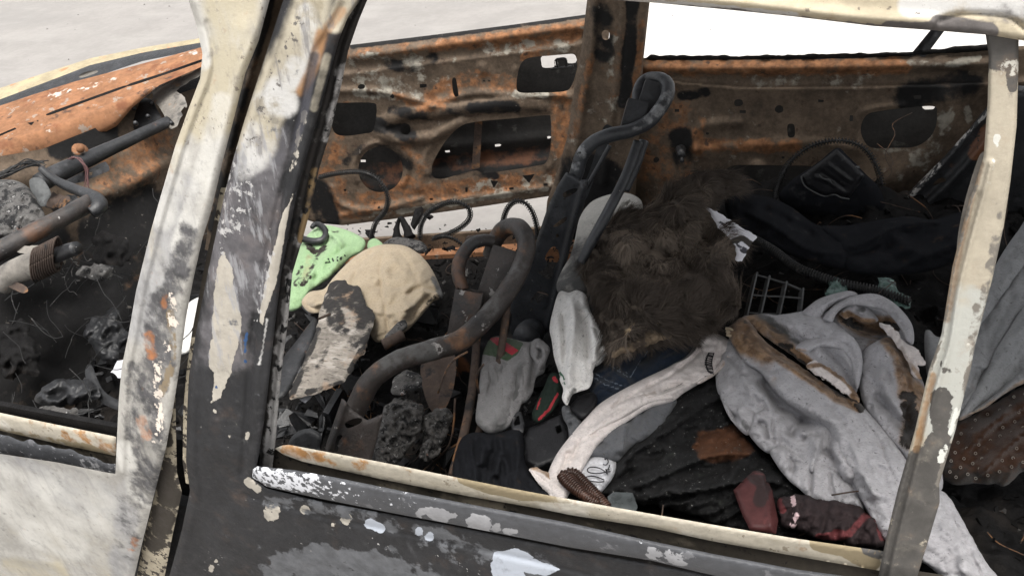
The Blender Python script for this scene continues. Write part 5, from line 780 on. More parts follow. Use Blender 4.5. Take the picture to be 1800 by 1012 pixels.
def fur():
    me = hide.data; n = len(me.vertices)//2; P = np.zeros(len(me.vertices)*3); me.vertices.foreach_get('co', P); P = P.reshape(-1, 3)+np.array(ORG['fur_throw'])
    T = [p.vertices[:] for p in me.polygons if len(p.vertices) == 3 and max(p.vertices) < n]; T = np.array(T)
    A = P[T]; ar = np.linalg.norm(np.cross(A[:, 1]-A[:, 0], A[:, 2]-A[:, 0]), axis=1); N = 95000
    r = np.random.default_rng(11); k = r.choice(len(T), N, p=ar/ar.sum()); u = r.random((N, 2)); fl_ = u.sum(1) > 1; u[fl_] = 1-u[fl_]
    a = A[k]; c = a[:, 0]+(a[:, 1]-a[:, 0])*u[:, :1]+(a[:, 2]-a[:, 0])*u[:, 1:]; nrm = np.cross(a[:, 1]-a[:, 0], a[:, 2]-a[:, 0]); nrm /= np.linalg.norm(nrm, axis=1)[:, None]+1e-9
    nrm = np.where((nrm@-FW)[:, None] < 0, -nrm, nrm)
    # combing direction: a swirling field with matted clumps
    ang = 2.3*2*fbm(c*6.5, 2, 71)+3.6*fbm(c*2.2, 2, 75)-.6; g = RT[None]*np.cos(ang)[:, None]-UP[None]*np.sin(ang)[:, None]
    g = g-nrm*(g*nrm).sum(1)[:, None]; g /= np.linalg.norm(g, axis=1)[:, None]+1e-9
    cl = np.round((c+.008*r.normal(size=c.shape))*55)/55; j = .8*np.c_[fbm(cl*31, 2, 81), fbm(cl*31+5, 2, 83), fbm(cl*31+9, 2, 85)]; tone = np.clip(.42+.7*fbm(cl*23+3, 2, 91)+1.3*fbm(c*8, 3, 95)+.12*r.normal(size=N), 0, 1)
    L = (.020+.026*r.random(N))*(1+1.2*fbm(c*8, 2, 77)); lift = .02+.16*r.random(N)**2; d0 = g+nrm*lift[:, None]+j*.9+r.normal(0, .07, (N, 3)); d0 /= np.linalg.norm(d0, axis=1)[:, None]
    d1 = d0+j*.9-nrm*.28-np.array([0, 0, .12])+r.normal(0, .09, (N, 3)); d1 /= np.linalg.norm(d1, axis=1)[:, None]
    p0, p1 = c-nrm*.003, c+d0*(L*.45)[:, None]; p2 = p1+d1*(L*.4)[:, None]; p3 = p2+(d1+j*.8-np.array([0, 0, .2]))*(L*.32)[:, None]
    s = np.cross(d0, -FW+r.normal(0, .4, (N, 3))); s /= np.linalg.norm(s, axis=1)[:, None]+1e-9; wd = (.00035+.0004*r.random(N))[:, None]
    V = np.stack([p0-s*wd, p0+s*wd, p1-s*wd*.8, p1+s*wd*.8, p2-s*wd*.5, p2+s*wd*.5, p3], 1).reshape(-1, 3); b = np.arange(N)[:, None]*7
    F4 = np.concatenate([b+np.array([0, 1, 3, 2]), b+np.array([2, 3, 5, 4])]); F3 = b+np.array([4, 5, 6])
    o = mesh_obj('hair', V, F4.tolist()+F3.tolist(), M_fur, hide, dict(tone=np.repeat(tone, 7)))
    gs_ = []
    for q in r.choice(N, 150, replace=False):
        ln = .03+.05*r.random(); d = g[q]+nrm[q]*.6+r.normal(0, .35, 3); d /= np.linalg.norm(d); b_ = c[q]; e_ = b_+d*ln*.5; d2 = d+r.normal(0, .5, 3); d2 /= np.linalg.norm(d2); gs_.append(tube_geo([b_, e_, e_+d2*ln*.5], [.0004, .0003, .0001], seg=3, n=3))
    V, Fc = merge(gs_); mesh_obj('stray_hair', V, Fc, M_fur, hide)['kind'] = 'stuff'
    return o
fur()

cloth('hide_edge', [(1074, 629), (1086, 604), (1104, 576), (1128, 562), (1150, 560), (1170, 574), (1186, 590), (1160, 600), (1122, 613)], PILE(.195), mk('tan_hide', (.22, .165, .11), [dict(c=(.06, .045, .033), n=30, k=2.4, lo=-.1, hi=.5), dict(c=(.42, .35, .26), n=40, k=2.4, lo=.3, hi=.7)], rough=.9, bump=(160, .6)), None, None, hide, step=3, bulge=(.03, 20), edge=(2, 8), folds=[('v', [(1110, 600), (1135, 575)], 6, .010)], wr=[(.006, 16, 40, 2, 18, 'ridge')])
# jeans
je = cloth('jeans', [(1036, 664), (1050, 642), (1078, 622), (1121, 606), (1177, 585), (1222, 586), (1228, 614), (1190, 645), (1128, 678), (1063, 712), (1042, 706)], PILE(.035), M_jean, 'dark blue jeans with pale stitching under the brown fur', 'jeans', step=3.4, bulge=(.03, 24), th=.02, folds=[('s', [(1036, 668), (1080, 686), (1096, 690)], 10, .008), ('v', [(1120, 640), (1150, 615)], 8, .010), ('r', [(1060, 640), (1100, 670), (1110, 690)], 10, .01)], wr=[(.005, 24, -30, 3, 66, 'ridge')],
    at=dict(seam=[([(1038, 659), (1064, 676), (1090, 684)], 1.5, .9), ([(1042, 653), (1068, 669), (1096, 678)], 1.5, .8), ([(1063, 636), (1085, 650), (1106, 664)], 1.5, .9), ([(1106, 664), (1122, 640), (1137, 618)], 1.5, .8), ([(1066, 632), (1088, 646), (1104, 656)], 1.3, .7)]))
# mid grey wool under the sleeve
cloth('wool_jumper', [(1014, 808), (1020, 785), (1028, 768), (1063, 746), (1100, 740), (1106, 728), (1140, 704), (1190, 700), (1180, 730), (1160, 758), (1110, 786), (1088, 810), (1060, 806), (1040, 804), (1024, 815)], PILE(.06), M_greyd, 'mid grey woollen jumper poking out under the off-white sleeve', 'jumper', step=3.6, bulge=(.03, 20), th=.02, folds=[('s', [(1094, 800), (1097, 770), (1102, 740)], 16, .014), ('v', [(1050, 770), (1070, 790)], 6, .006), ('v', [(1130, 720), (1120, 760)], 7, .006)], wr=[(.004, 26, 60, 2, 68, 'ridge')])
# signed white cap
cp = cloth('baseball_cap', [(1008, 834), (1018, 815), (1036, 803), (1055, 799), (1072, 805), (1084, 814), (1080, 834), (1070, 850), (1052, 868), (1036, 858), (1022, 846)], PILE(.055), M_capw, 'white cap with black looping handwriting beside the brown hose', 'hat', step=3, bulge=(.04, 30), th=.02, folds=[('v', [(1030, 816), (1046, 815), (1075, 815)], 2.5, .003)], at=dict(smut_shade=[([(1044, 806), (1060, 804)], 5, .35)]))
def pen(pts): return tube_geo(at(np.array(pts)/7.23+np.array([960, 760]), PILE(.0965)), .0011, seg=5, n=5)
V, Fc = merge([pen([(740, 600), (650, 563), (560, 552), (505, 565), (498, 585), (530, 605), (600, 620), (690, 627), (740, 618)]), pen([(780, 520), (700, 460), (620, 438), (550, 442), (525, 468), (540, 500), (600, 516), (680, 516), (760, 500), (820, 492)]), pen([(775, 525), (765, 490), (758, 462)]), pen([(775, 495), (770, 470), (800, 470), (790, 450), (800, 440), (806, 410)]), pen([(745, 325), (750, 342), (770, 330), (787, 355), (785, 385), (760, 408), (722, 402)])])
mesh_obj('handwriting', V, Fc, M_ink, cp)
# brown corrugated hose loop
P1 = at([(1064, 890), (1048, 874), (1024, 858), (1004, 846), (997, 834), (1002, 829), (1012, 832), (1026, 846), (1046, 866), (1068, 892)], PILE(.10)); P2 = at([(1052, 884), (1030, 872), (1008, 858), (994, 846), (988, 838), (990, 834), (998, 836), (1010, 850), (1030, 872), (1052, 896)], PILE(.125))
hz = tube('corrugated_hose', P1, .006, M_brownp, seg=8); tag(hz, 'dark brown corrugated loop of hose standing behind the window ledge', 'hose')
V, Fc = merge([tube_geo(P2, .006, seg=8), helix_geo(P1, .0075, .0016, .0045), helix_geo(P2, .0075, .0016, .0045)]); mesh_obj('ribs', V, Fc, M_brownp, hz)

# big charred foam
fo = cloth('charred_foam', [(1079, 816), (1100, 790), (1128, 770), (1155, 740), (1178, 706), (1185, 690), (1218, 675), (1250, 662), (1275, 690), (1285, 730), (1299, 757), (1332, 789), (1360, 818), (1410, 860), (1440, 930), (1390, 950), (1300, 930), (1185, 895), (1120, 884), (1051, 868), (1060, 852), (1071, 838)], PILE(.022), M_foam, 'long black charred seat foam slab with a rusty brown patch', 'foam', step=4, bulge=(.05, 40), th=.04, edge=(3, 12),
    folds=[('s', [(1085, 850), (1110, 800), (1150, 775), (1230, 720), (1290, 690)], 26, .024), ('s', [(1110, 862), (1180, 830), (1260, 800), (1340, 800)], 34, .022), ('s', [(1120, 880), (1230, 862), (1330, 845), (1400, 860)], 30, .028), ('r', [(1180, 725), (1230, 700), (1280, 690)], 8, .012), ('r', [(1190, 745), (1260, 715)], 7, .010), ('v', [(1130, 810), (1200, 780), (1280, 745)], 8, .012)], wr=[(.010, 22, -24, 4, 91, 'ridge'), (.005, 8, -24, 2, 93, 'n')], at=dict(burn=[([(1250, 785), (1300, 775)], 30, .85)]))
relief_g = relief('glass_shard', [(1068, 872), (1078, 864), (1112, 865), (1121, 890), (1115, 905), (1070, 895)], PILE(.09), M_glass, step=4, th=.004, sm=False, bulge=(.004, 20)); tag(relief_g, 'sooty grey curved glass shard by the window ledge', 'glass shard')

# red plastic and red roll
o = relief('red_casing', [(1289, 861), (1305, 845), (1322, 829), (1334, 826), (1344, 832), (1357, 861), (1362, 885), (1368, 915), (1364, 938), (1318, 931), (1303, 900)], PILE(.115), M_redp, step=4, th=.02, sm=False, bulge=(.012, 14), folds=[('s', [(1356, 935), (1350, 880), (1335, 832)], 14, .010), ('v', [(1320, 840), (1340, 850)], 6, .006)], at=dict(char=[([(1325, 835), (1345, 850), (1335, 880)], 13, .9)])); tag(o, 'dull red plastic casing leaning beside the burnt red roll', 'casing')
def ribs(P): return .010*np.abs(np.sin((P[:, 0]*.95+P[:, 1]*.25)/7.0))
o = cloth('burnt_roll', [(1368, 880), (1393, 870), (1436, 873), (1479, 877), (1515, 890), (1530, 905), (1545, 898), (1552, 925), (1558, 950), (1536, 962), (1465, 950), (1432, 944), (1400, 930), (1375, 925)], PILE(.10), M_redroll, 'charred dark red rolled fabric lying along the window ledge', 'fabric', step=3.6, bulge=(.05, 30), th=.02, hf=ribs, edge=(2.5, 10), wr=[(.006, 14, 10, 1, 97, 'n')], at=dict(red=[([(1440, 944), (1493, 938), (1522, 905), (1543, 900)], 8, .9), ([(1470, 935), (1485, 938)], 8, .8), ([(1540, 905), (1553, 945)], 7, .8), ([(1370, 880), (1376, 895)], 7, .8)], fleck=[([(1392, 868), (1396, 885)], 5, .75), ([(1398, 905), (1394, 922)], 7, .75), ([(1440, 945), (1470, 940)], 4, .4)]))

# vent grille
gr = empty('vent_grille', at([(1360, 540)], PILE(.05))[0], 'black rectangular plastic vent grille between the fur and the grey sweatshirt', 'vent grille')
gs_ = []; S_ = PILE(.05)
def gbar(p, q, w_=.0035, d_=.016): a, b = at([p, q], S_); return bar_geo(a, b, w_, d_, -FW)
for p, q in (((1328, 482), (1310, 560)), ((1350, 488), (1333, 562)), ((1380, 498), (1366, 562)), ((1409, 510), (1404, 560))): gs_.append(gbar(p, q))
V, Fc = merge(gs_); mesh_obj('grid_uprights', V, Fc, M_plast, gr, smooth=False)
V, Fc = merge([gbar(p, q, .0034, .0145) for p, q in (((1328, 482.5), (1350, 489)), ((1350, 489), (1380, 498)), ((1380, 498), (1409, 510)), ((1321, 518), (1342, 520)), ((1342, 520), (1374, 521)), ((1374, 521), (1408, 524)), ((1313, 549), (1336, 551)), ((1336, 551), (1369, 552)))]); mesh_obj('grid_slats', V, Fc, M_plast, gr, smooth=False)['kind'] = 'stuff'
o = relief('teal_shard', [(1450, 518), (1456, 495), (1470, 488), (1482, 492), (1494, 503), (1490, 516), (1470, 522)], PILE(.045), M_teal, step=3, th=.008, sm=False, bulge=(.015, 12), wr=[(.008, 12, 30, 1, 15, 'n')], edge=(3, 9)); tag(o, 'small crumpled teal glass lump above the sweatshirt hood', 'glass')
o = relief('teal_shard', [(1543, 488), (1556, 485), (1572, 494), (1580, 514), (1600, 520), (1600, 542), (1570, 538), (1556, 520), (1545, 508)], PILE(.03), M_teal, step=3, th=.008, sm=False, bulge=(.012, 12), wr=[(.008, 14, 60, 1, 16, 'n')], edge=(3, 9)); tag(o, 'torn dark teal sheet behind the sweatshirt hood', 'sheet')

# white strip, braided strap, black cloth, handbag
o = relief('paper_strip', [(1240, 364), (1262, 374), (1279, 384), (1306, 402), (1331, 417), (1319, 432), (1304, 460), (1292, 456), (1293, 434), (1282, 418), (1262, 398)], PILE(.20), M_paper, step=3, th=.003, sm=False, bulge=(.006, 6), edge=(2, 8), at=dict(char=[([(1285, 425), (1305, 418), (1320, 430)], 6, .7)], print=[([(1262, 388), (1276, 398)], 4, .5), ([(1298, 430), (1310, 440)], 6, .5)])); tag(o, 'white torn strip sticking out behind the brown fur', 'strip')
P = at([(1326, 420), (1360, 440), (1398, 468), (1430, 482), (1480, 498), (1540, 510), (1600, 530)], PILE(.05)); st = tube('braided_strap', P, .007, M_hose, seg=8, flat_=.5); tag(st, 'dark braided strap running right from the white strip', 'strap')
V, Fc = helix_geo(P, .0085, .0018, .006); mesh_obj('braid', V, Fc, M_hose, st)
hb = cloth('black_jeans', [(1369, 344), (1390, 318), (1407, 306), (1440, 284), (1471, 260), (1490, 274), (1520, 304), (1545, 330), (1556, 365), (1540, 395), (1480, 400), (1420, 380), (1385, 365)], yplane(2.02), M_blackc, 'black jeans with the waistband propped against the far rear door', 'jeans', step=4, bulge=(.05, 30), th=.03, folds=[('v', [(1420, 300), (1450, 320), (1490, 345)], 3, .006), ('r', [(1440, 290), (1500, 330)], 4, .005)], at=dict(smut_shade=[([(1420, 330), (1500, 350)], 40, .25)]))
cloth('leg', [(1278, 346), (1340, 344), (1388, 362), (1430, 392), (1480, 412), (1500, 450), (1480, 472), (1400, 452), (1330, 424), (1285, 392)], PILE(-.01), M_blackc, None, None, hb, step=4.5, bulge=(.035, 40), th=.02, folds=[('s', [(1300, 370), (1360, 400), (1420, 440), (1490, 450)], 24, .016), ('v', [(1330, 360), (1390, 390), (1440, 420)], 10, .014)], wr=[(.010, 40, 20, 2, 57, 'ridge')], at=dict(smut_shade=[([(1300, 355), (1380, 375), (1450, 410)], 40, .22)]))
cloth('leg', [(1440, 400), (1490, 396), (1560, 384), (1600, 380), (1640, 386), (1700, 374), (1710, 430), (1650, 472), (1560, 484), (1490, 476), (1470, 440)], PILE(-.015), M_blackc, None, None, hb, step=4.5, bulge=(.035, 40), th=.02, folds=[('s', [(1470, 440), (1520, 430), (1580, 400), (1660, 392)], 24, .018), ('r', [(1560, 400), (1600, 440), (1640, 450)], 18, .016)], wr=[(.010, 40, -20, 2, 67, 'ridge')], at=dict(smut_shade=[([(1540, 400), (1640, 400)], 40, .22)]))
relief('waistband', [(1407, 310), (1440, 286), (1471, 262), (1495, 284), (1520, 308), (1508, 328), (1493, 347), (1478, 345), (1466, 341), (1448, 343), (1432, 335), (1416, 325)], yplane(1.955), M_leather, hb, step=3.4, th=.006, sm=False, bulge=(.008, 8), folds=[('r', [(1430, 310), (1455, 318), (1470, 330)], 3, .006), ('v', [(1440, 300), (1490, 335)], 3, .005), ('r', [(1452, 286), (1500, 322)], 3, .005)])
V, Fc = merge([tube_geo([PY(x, y, 1.93) for x, y in q], .0016, seg=6) for q in ([(1408, 310), (1414, 326), (1432, 338), (1450, 345), (1467, 342), (1478, 347), (1493, 350)], [(1440, 308), (1448, 314), (1458, 316), (1462, 322)])]); mesh_obj('seams', V, Fc, M_plast, hb)['kind'] = 'stuff'
V, Fc = tube_geo([PY(1504, 294, 1.93), PY(1511, 294, 1.93)], .003, seg=8); mesh_obj('button', V, Fc, M_plast, hb)
P = [PY(x, y, Y_) for x, y, Y_ in ((1362, 350, 2.0), (1366, 330, 2.04), (1378, 300, 2.09), (1394, 280, 2.12), (1424, 258, 2.14), (1460, 248, 2.15), (1492, 249, 2.15), (1520, 262, 2.14), (1540, 290, 2.12), (1551, 325, 2.08))]
HG = 'coiled springs loose in the car'
def coil(P, label, R=.0075, rw=.0015, pitch=.0078):
    V, Fc = helix_geo(P, R, rw, pitch); o = mesh_obj('coil_spring', V, Fc, M_hose); o2 = tag(o, label, 'spring', HG)
    V, Fc = tube_geo(P, R*.5, seg=6); mesh_obj('core', V, Fc, M_hose, o); return o
coil(P, 'black coil arching behind the waistband of the black jeans')
coil([PY(x, y, 1.98) for x, y in ((738, 420), (740, 396), (752, 374), (775, 360), (800, 354), (822, 364), (826, 382), (812, 398), (790, 410), (764, 418))], 'black coil loop upright in front of the open door, middle of three')
coil([PY(x, y, 1.98) for x, y in ((884, 412), (884, 390), (892, 366), (906, 354), (922, 356), (936, 374), (944, 400), (945, 420))], 'black coil arch nearest the far seat plate')
coil([PY(x, y, 2.02) for x, y in ((560, 312), (590, 305), (630, 302), (660, 312), (676, 332), (682, 352), (676, 372), (660, 392), (652, 420))], 'long black coil curving in front of the door speaker hole')
coil([PY(x, y, 1.94) for x, y in ((760, 420), (775, 415), (795, 418), (815, 432), (828, 446))], 'short black coil lying beside the seat crossbar', R=.006)
o = tube('melted_lump', [PY(700, 425, 1.95), PY(698, 400, 1.97), PY(704, 384, 1.98), PY(714, 400, 1.97), PY(722, 418, 1.95)], [.016, .009, .007, .012, .018], M_char, rough=.3); tag(o, 'small black melted lump standing in front of the open door', 'lump')

# ---------------- front passenger side items
gsh = cloth('green_shirt', [(545, 408), (569, 396), (599, 401), (625, 411), (642, 424), (636, 442), (613, 456), (579, 489), (544, 513), (529, 540), (506, 545), (500, 510), (512, 470), (526, 436)], FRONT(.04), M_green, 'light green shirt with black burn streaks beside the tan cloth', 'shirt', step=3.6, bulge=(.035, 26), th=.02, folds=[('s', [(560, 400), (590, 420), (600, 440), (580, 480)], 18, .016), ('v', [(540, 440), (560, 460), (550, 500)], 7, .012), ('r', [(600, 415), (575, 450), (545, 490)], 9, .012), ('v', [(610, 430), (590, 450)], 5, .008)], wr=[(.006, 24, 60, 2.5, 58, 'ridge')],
    at=dict(char=[([(540, 430), (556, 445), (570, 436)], 6, .85), ([(560, 445), (548, 470), (530, 500)], 4, .7), ([(530, 470), (520, 500)], 5, .7), ([(585, 408), (600, 404)], 3, .6), ([(550, 480), (536, 500)], 3, .6)], burn=[([(545, 450), (535, 490)], 7, .4)], dots=[([(572+k*7, 462-k*1.6)], 2.3, 1.0) for k in range(5)]+[([(578+k*7, 456-k*1.5)], 2, 1.0) for k in range(5)]))
o = cloth('green_rag', [(648, 424), (660, 419), (674, 430), (672, 440), (655, 444), (646, 436)], FRONT(.03), M_green, 'small bright green rag end behind the tan cloth', 'rag', step=3, bulge=(.015, 10))
V, Fc = tube_geo([p for p in at([(528, 418), (548, 424), (566, 422), (573, 410), (566, 398), (555, 394), (548, 400)], FRONT(.09))], [.009, .010, .010, .009, .009, .008, .006], seg=10); o = mesh_obj('black_loop', V, Fc, M_soot); tag(o, 'short black hooked loop lying on the green shirt', 'loop')
cloth('tan_cloth', [(531, 530), (544, 513), (569, 508), (586, 488), (604, 469), (622, 452), (640, 440), (660, 432), (679, 429), (700, 430), (717, 434), (735, 445), (750, 460), (764, 482), (776, 510), (778, 524), (762, 530), (748, 546), (736, 560), (717, 580), (700, 590), (680, 598), (660, 600), (640, 575), (600, 560), (554, 549), (540, 546)], FRONT(.07), M_tan, 'tan cloth cap bulging on the burnt front seat', 'cap', step=3.2, bulge=(.08, 66), th=.02,
    folds=[('v', [(560, 520), (590, 516), (620, 500)], 5, .010), ('s', [(545, 540), (580, 530), (625, 520)], 12, .014), ('r', [(690, 440), (680, 480), (690, 530)], 12, .006), ('v', [(700, 438), (720, 460), (735, 500)], 6, .005), ('v', [(640, 450), (610, 480), (590, 500)], 6, .006), ('v', [(760, 520), (735, 540), (715, 570)], 8, .010), ('r', [(720, 530), (700, 570)], 12, .010), ('v', [(676, 434), (668, 480), (676, 540), (684, 590)], 4.5, .007), ('v', [(660, 436), (630, 470), (618, 500)], 5, .008), ('s', [(752, 470), (716, 480), (690, 450)], 12, .007), ('v', [(776, 515), (740, 505), (710, 520)], 5, .008), ('s', [(700, 432), (728, 470), (748, 520)], 10, .005), ('s', [(640, 545), (690, 552), (735, 535)], 12, .008), ('v', [(650, 500), (690, 505), (730, 495)], 6, .004)], wr=[(.006, 40, -60, 2.5, 59, 'ridge')],
    at=dict(smut_shade=[([(764, 490), (778, 520)], 8, .9), ([(730, 450), (760, 480)], 8, .35)], char=[([(772, 516), (752, 532)], 4, .6)], burn=[([(533, 530), (548, 546)], 4, .3), ([(745, 540), (700, 590)], 6, .3)]))
cloth('brim', [(530, 531), (544, 514), (569, 508), (590, 496), (618, 474), (632, 484), (620, 506), (600, 522), (580, 538), (560, 550), (542, 548)], FRONT(.088), M_tan, None, None, bpy.data.objects['tan_cloth'], step=3, bulge=(.016, 12), th=.01, folds=[('v', [(545, 530), (580, 522), (615, 492)], 3, .004), ('v', [(560, 512), (575, 530)], 3, .004)], at=dict(burn=[([(531, 531), (545, 547)], 4, .4)], smut_shade=[([(600, 510), (625, 490)], 6, .3)]))
o = relief('burnt_board', [(579, 498), (590, 493), (604, 490), (612, 497), (633, 506), (640, 520), (643, 538), (655, 544), (660, 552), (656, 575), (648, 597), (640, 620), (625, 640), (613, 660), (599, 676), (560, 690), (510, 702), (508, 690), (520, 664), (529, 647), (542, 612), (554, 582), (562, 550), (569, 526)], FRONT(.17), M_board, step=3.6, th=.012, sm=False, bulge=(.008, 10), edge=(2, 10), folds=[('r', [(600, 530), (590, 600), (560, 670)], 30, .008), ('s', [(643, 540), (610, 536), (585, 540)], 10, .006)], wr=[(.003, 14, 70, 3, 19, 'n')],
    at=dict(char=[([(588, 502), (620, 515), (645, 540)], 26, .95), ([(580, 520), (590, 570)], 16, .75), ([(640, 570), (625, 600)], 14, .7), ([(655, 560), (640, 610), (615, 650)], 6, .8), ([(560, 580), (530, 650), (512, 695)], 6, .9), ([(540, 690), (600, 672)], 5, .8), ([(600, 580), (620, 590)], 10, .55), ([(575, 600), (560, 640)], 8, .5)])); tag(o, 'scorched wooden board lying askew in front of the tan cloth', 'board')
o = relief('white_scrap', [(526, 702), (545, 693), (553, 690), (546, 700), (536, 708)], FRONT(.13), M_paper, step=3, th=.003, sm=False); tag(o, 'tiny white scrap under the lower corner of the burnt board', 'scrap')
o = relief('blackened_sheet', [(492, 640), (520, 600), (552, 560), (556, 580), (530, 640), (505, 690), (480, 700)], FRONT(.08), M_soot, step=5, th=.004, bulge=(.01, 12)); tag(o, 'blackened metal sheet to the left of the burnt board', 'sheet')
tc_ = tube('rusty_socket', at([(674, 606), (690, 598), (708, 588)], FRONT(.20)), [.013, .0125, .0125], M_rod, seg=14, rough=.05); tag(tc_, 'short rusty brown cylinder above the bent seat tube', 'cylinder')
o = relief('ash_lump', [(676, 592), (688, 578), (700, 566), (712, 562), (716, 574), (708, 582), (690, 592), (682, 602)], FRONT(.20), M_ash, step=3, th=.01, bulge=(.015, 10), wr=[(.006, 8, 0, 1, 77, 'n')]); tag(o, 'small grey ash lump on the rusty cylinder', 'ash')
o = relief('ash_block', [(676, 712), (700, 700), (728, 704), (744, 720), (738, 760), (718, 790), (700, 815), (662, 815), (652, 806), (660, 770), (668, 735)], FRONT(.12), M_ash, step=3, th=.03, bulge=(.03, 26), sharp=False, wr=[(.024, 15, 20, 1, 78, 'ridge'), (.014, 6, 0, 1, 79, 'n')], edge=(3, 12)); tag(o, 'rough grey block of burnt foam behind the near seat bracket', 'foam')
o = relief('ash_block', [(742, 740), (758, 722), (776, 716), (796, 730), (790, 756), (776, 790), (752, 812), (738, 800), (744, 768)], FRONT(.09), M_ash, step=3, th=.03, bulge=(.025, 22), sharp=False, wr=[(.024, 13, 70, 1, 88, 'ridge'), (.014, 6, 0, 1, 89, 'n')], edge=(3, 10)); tag(o, 'darker broken ash clump beside the rusted headrest rod', 'foam')
o = relief('ash_sheet', [(694, 660), (716, 650), (740, 658), (742, 676), (720, 690), (700, 696), (688, 684)], FRONT(.16), M_ash, step=3.6, th=.004, bulge=(.012, 12), wr=[(.008, 14, 0, 1, 90, 'n')], edge=(3, 10)); tag(o, 'thin grey ash sheet under the bent seat tube', 'ash')
o = relief('pale_rag', [(672, 430), (690, 418), (712, 418), (740, 424), (752, 438), (740, 446), (712, 436), (690, 432)], FRONT(.045), M_ash, step=3, th=.006, bulge=(.02, 10), sharp=False, wr=[(.006, 10, 0, 1, 92, 'n')]); tag(o, 'ash grey rag behind the tan cloth', 'rag')
# knit garment with striped band
cloth('knit_jumper', [(836, 736), (841, 690), (846, 640), (851, 615), (866, 592), (895, 594), (920, 600), (934, 600), (946, 594), (958, 602), (967, 614), (960, 636), (956, 655), (942, 664), (936, 690), (925, 706), (915, 712), (905, 740), (885, 757), (861, 762), (845, 752)], PILE(.045), M_greyk, 'dirty grey jumper with a green and red striped band', 'jumper', step=3.2, bulge=(.035, 22), th=.02, folds=[('v', [(935, 600), (938, 640), (930, 690)], 6, .018), ('r', [(900, 630), (890, 690), (870, 750)], 16, .010), ('v', [(915, 640), (905, 700)], 5, .008), ('t', [(940, 604), (955, 612), (960, 628), (950, 640)], 9, .016), ('v', [(948, 612), (944, 628)], 5, .020), ('v', [(868, 640), (858, 700)], 6, .010)], wr=[(.006, 26, 80, 2.5, 99, 'ridge')],
    at=dict(band=[('poly', [(846, 622), (864, 590), (905, 596), (920, 603), (910, 622), (892, 634), (868, 626)], 2)], red=[('poly', [(858, 594), (874, 592), (912, 616), (900, 624), (884, 614)], 2)], smut_shade=[([(880, 640), (890, 660)], 12, .6), ([(860, 650), (850, 720)], 8, .5), ([(900, 700), (880, 740)], 16, .4)]))
kj = bpy.data.objects['knit_jumper']
cloth('cuff', [(934, 602), (944, 595), (957, 602), (967, 614), (962, 630), (956, 645), (945, 650), (940, 636), (932, 622)], PILE(.07), M_greyk, None, None, kj, step=2.6, bulge=(.020, 9), th=.01, folds=[('v', [(946, 606), (952, 618), (946, 632)], 5, .016)], wr=[(.003, 10, 60, 2, 64, 'ridge')])
cloth('front_fold', [(856, 640), (872, 632), (892, 640), (912, 628), (930, 640), (928, 676), (918, 706), (904, 738), (884, 756), (866, 752), (872, 710), (866, 680)], PILE(.062), M_greyk, None, None, kj, step=2.8, bulge=(.020, 16), th=.012, folds=[('v', [(905, 640), (898, 690), (882, 740)], 4, .008), ('r', [(885, 660), (880, 720)], 8, .006)], wr=[(.005, 18, 80, 3, 69, 'ridge')], at=dict(smut_shade=[([(890, 650), (900, 668)], 14, .9), ([(886, 720), (878, 748)], 10, .8), ([(915, 640), (905, 700)], 6, .8), ([(868, 650), (872, 700)], 6, .7)]))
cloth('striped_scarf', [(935, 728), (944, 705), (956, 680), (966, 658), (978, 655), (988, 672), (986, 700), (972, 722), (952, 740), (940, 742)], PILE(.05), mk('black_red_knit', (.012, .022, .016), [dict(c=(.33, .03, .04), a='red', n=60, k=.8, lo=.45, hi=.65)], rough=.9, bump=(260, .4)), 'black knitted scarf with thin red stripes beside the white shirt', 'scarf', step=3, bulge=(.02, 14), at=dict(red=[([(948, 736), (966, 718), (980, 692)], 2.6, .9), ([(944, 718), (950, 700)], 2.4, .7), ([(974, 664), (978, 670)], 4, .7)]))
o = relief('black_case', [(918, 770), (930, 752), (986, 728), (1000, 760), (998, 790), (975, 810), (945, 822), (924, 812)], PILE(.05), M_leather, step=4, th=.03, sm=False, bulge=(.008, 10), holes=[[(976, 750), (985, 745), (988, 758), (979, 763)]]); tag(o, 'flat black plastic panel with a small slot, beside the off-white sleeve', 'panel')
o = relief('black_pouch', [(1002, 716), (1022, 694), (1044, 690), (1050, 704), (1040, 722), (1022, 736)], PILE(.085), M_leather, step=3.4, th=.02, bulge=(.015, 12)); tag(o, 'small black leather pouch beneath the white shirt', 'pouch')
o = cloth('grey_rag', [(988, 716), (1000, 712), (1012, 730), (1022, 742), (1014, 762), (1002, 778), (998, 750), (990, 735)], PILE(.06), M_greyd, 'crumpled charcoal rag between the black pouch and panel', 'rag', step=3, bulge=(.02, 10), wr=[(.008, 9, 60, 2, 63, 'ridge')])
o = relief('belt_buckle', [(894, 728), (916, 722), (922, 745), (920, 760), (900, 756)], PILE(.07), M_soot, step=3, th=.008, sm=False, bulge=(.004, 4), holes=[[(901, 733), (912, 730), (915, 745), (904, 748)]]); tag(o, 'black square buckle hanging below the grey jumper', 'buckle')
cloth('black_trousers', [(806, 780), (830, 760), (870, 762), (915, 755), (922, 806), (930, 826), (950, 852), (982, 868), (960, 884), (880, 868), (800, 848)], PILE(.06), M_blackc, 'soft black cloth in the footwell behind the near window ledge', 'cloth', step=4, bulge=(.04, 30), folds=[('r', [(850, 780), (845, 820)], 7, .018), ('r', [(880, 790), (870, 840)], 7, .018), ('v', [(865, 790), (858, 830)], 5, .012)], wr=[(.012, 24, 80, 3, 65, 'ridge')])
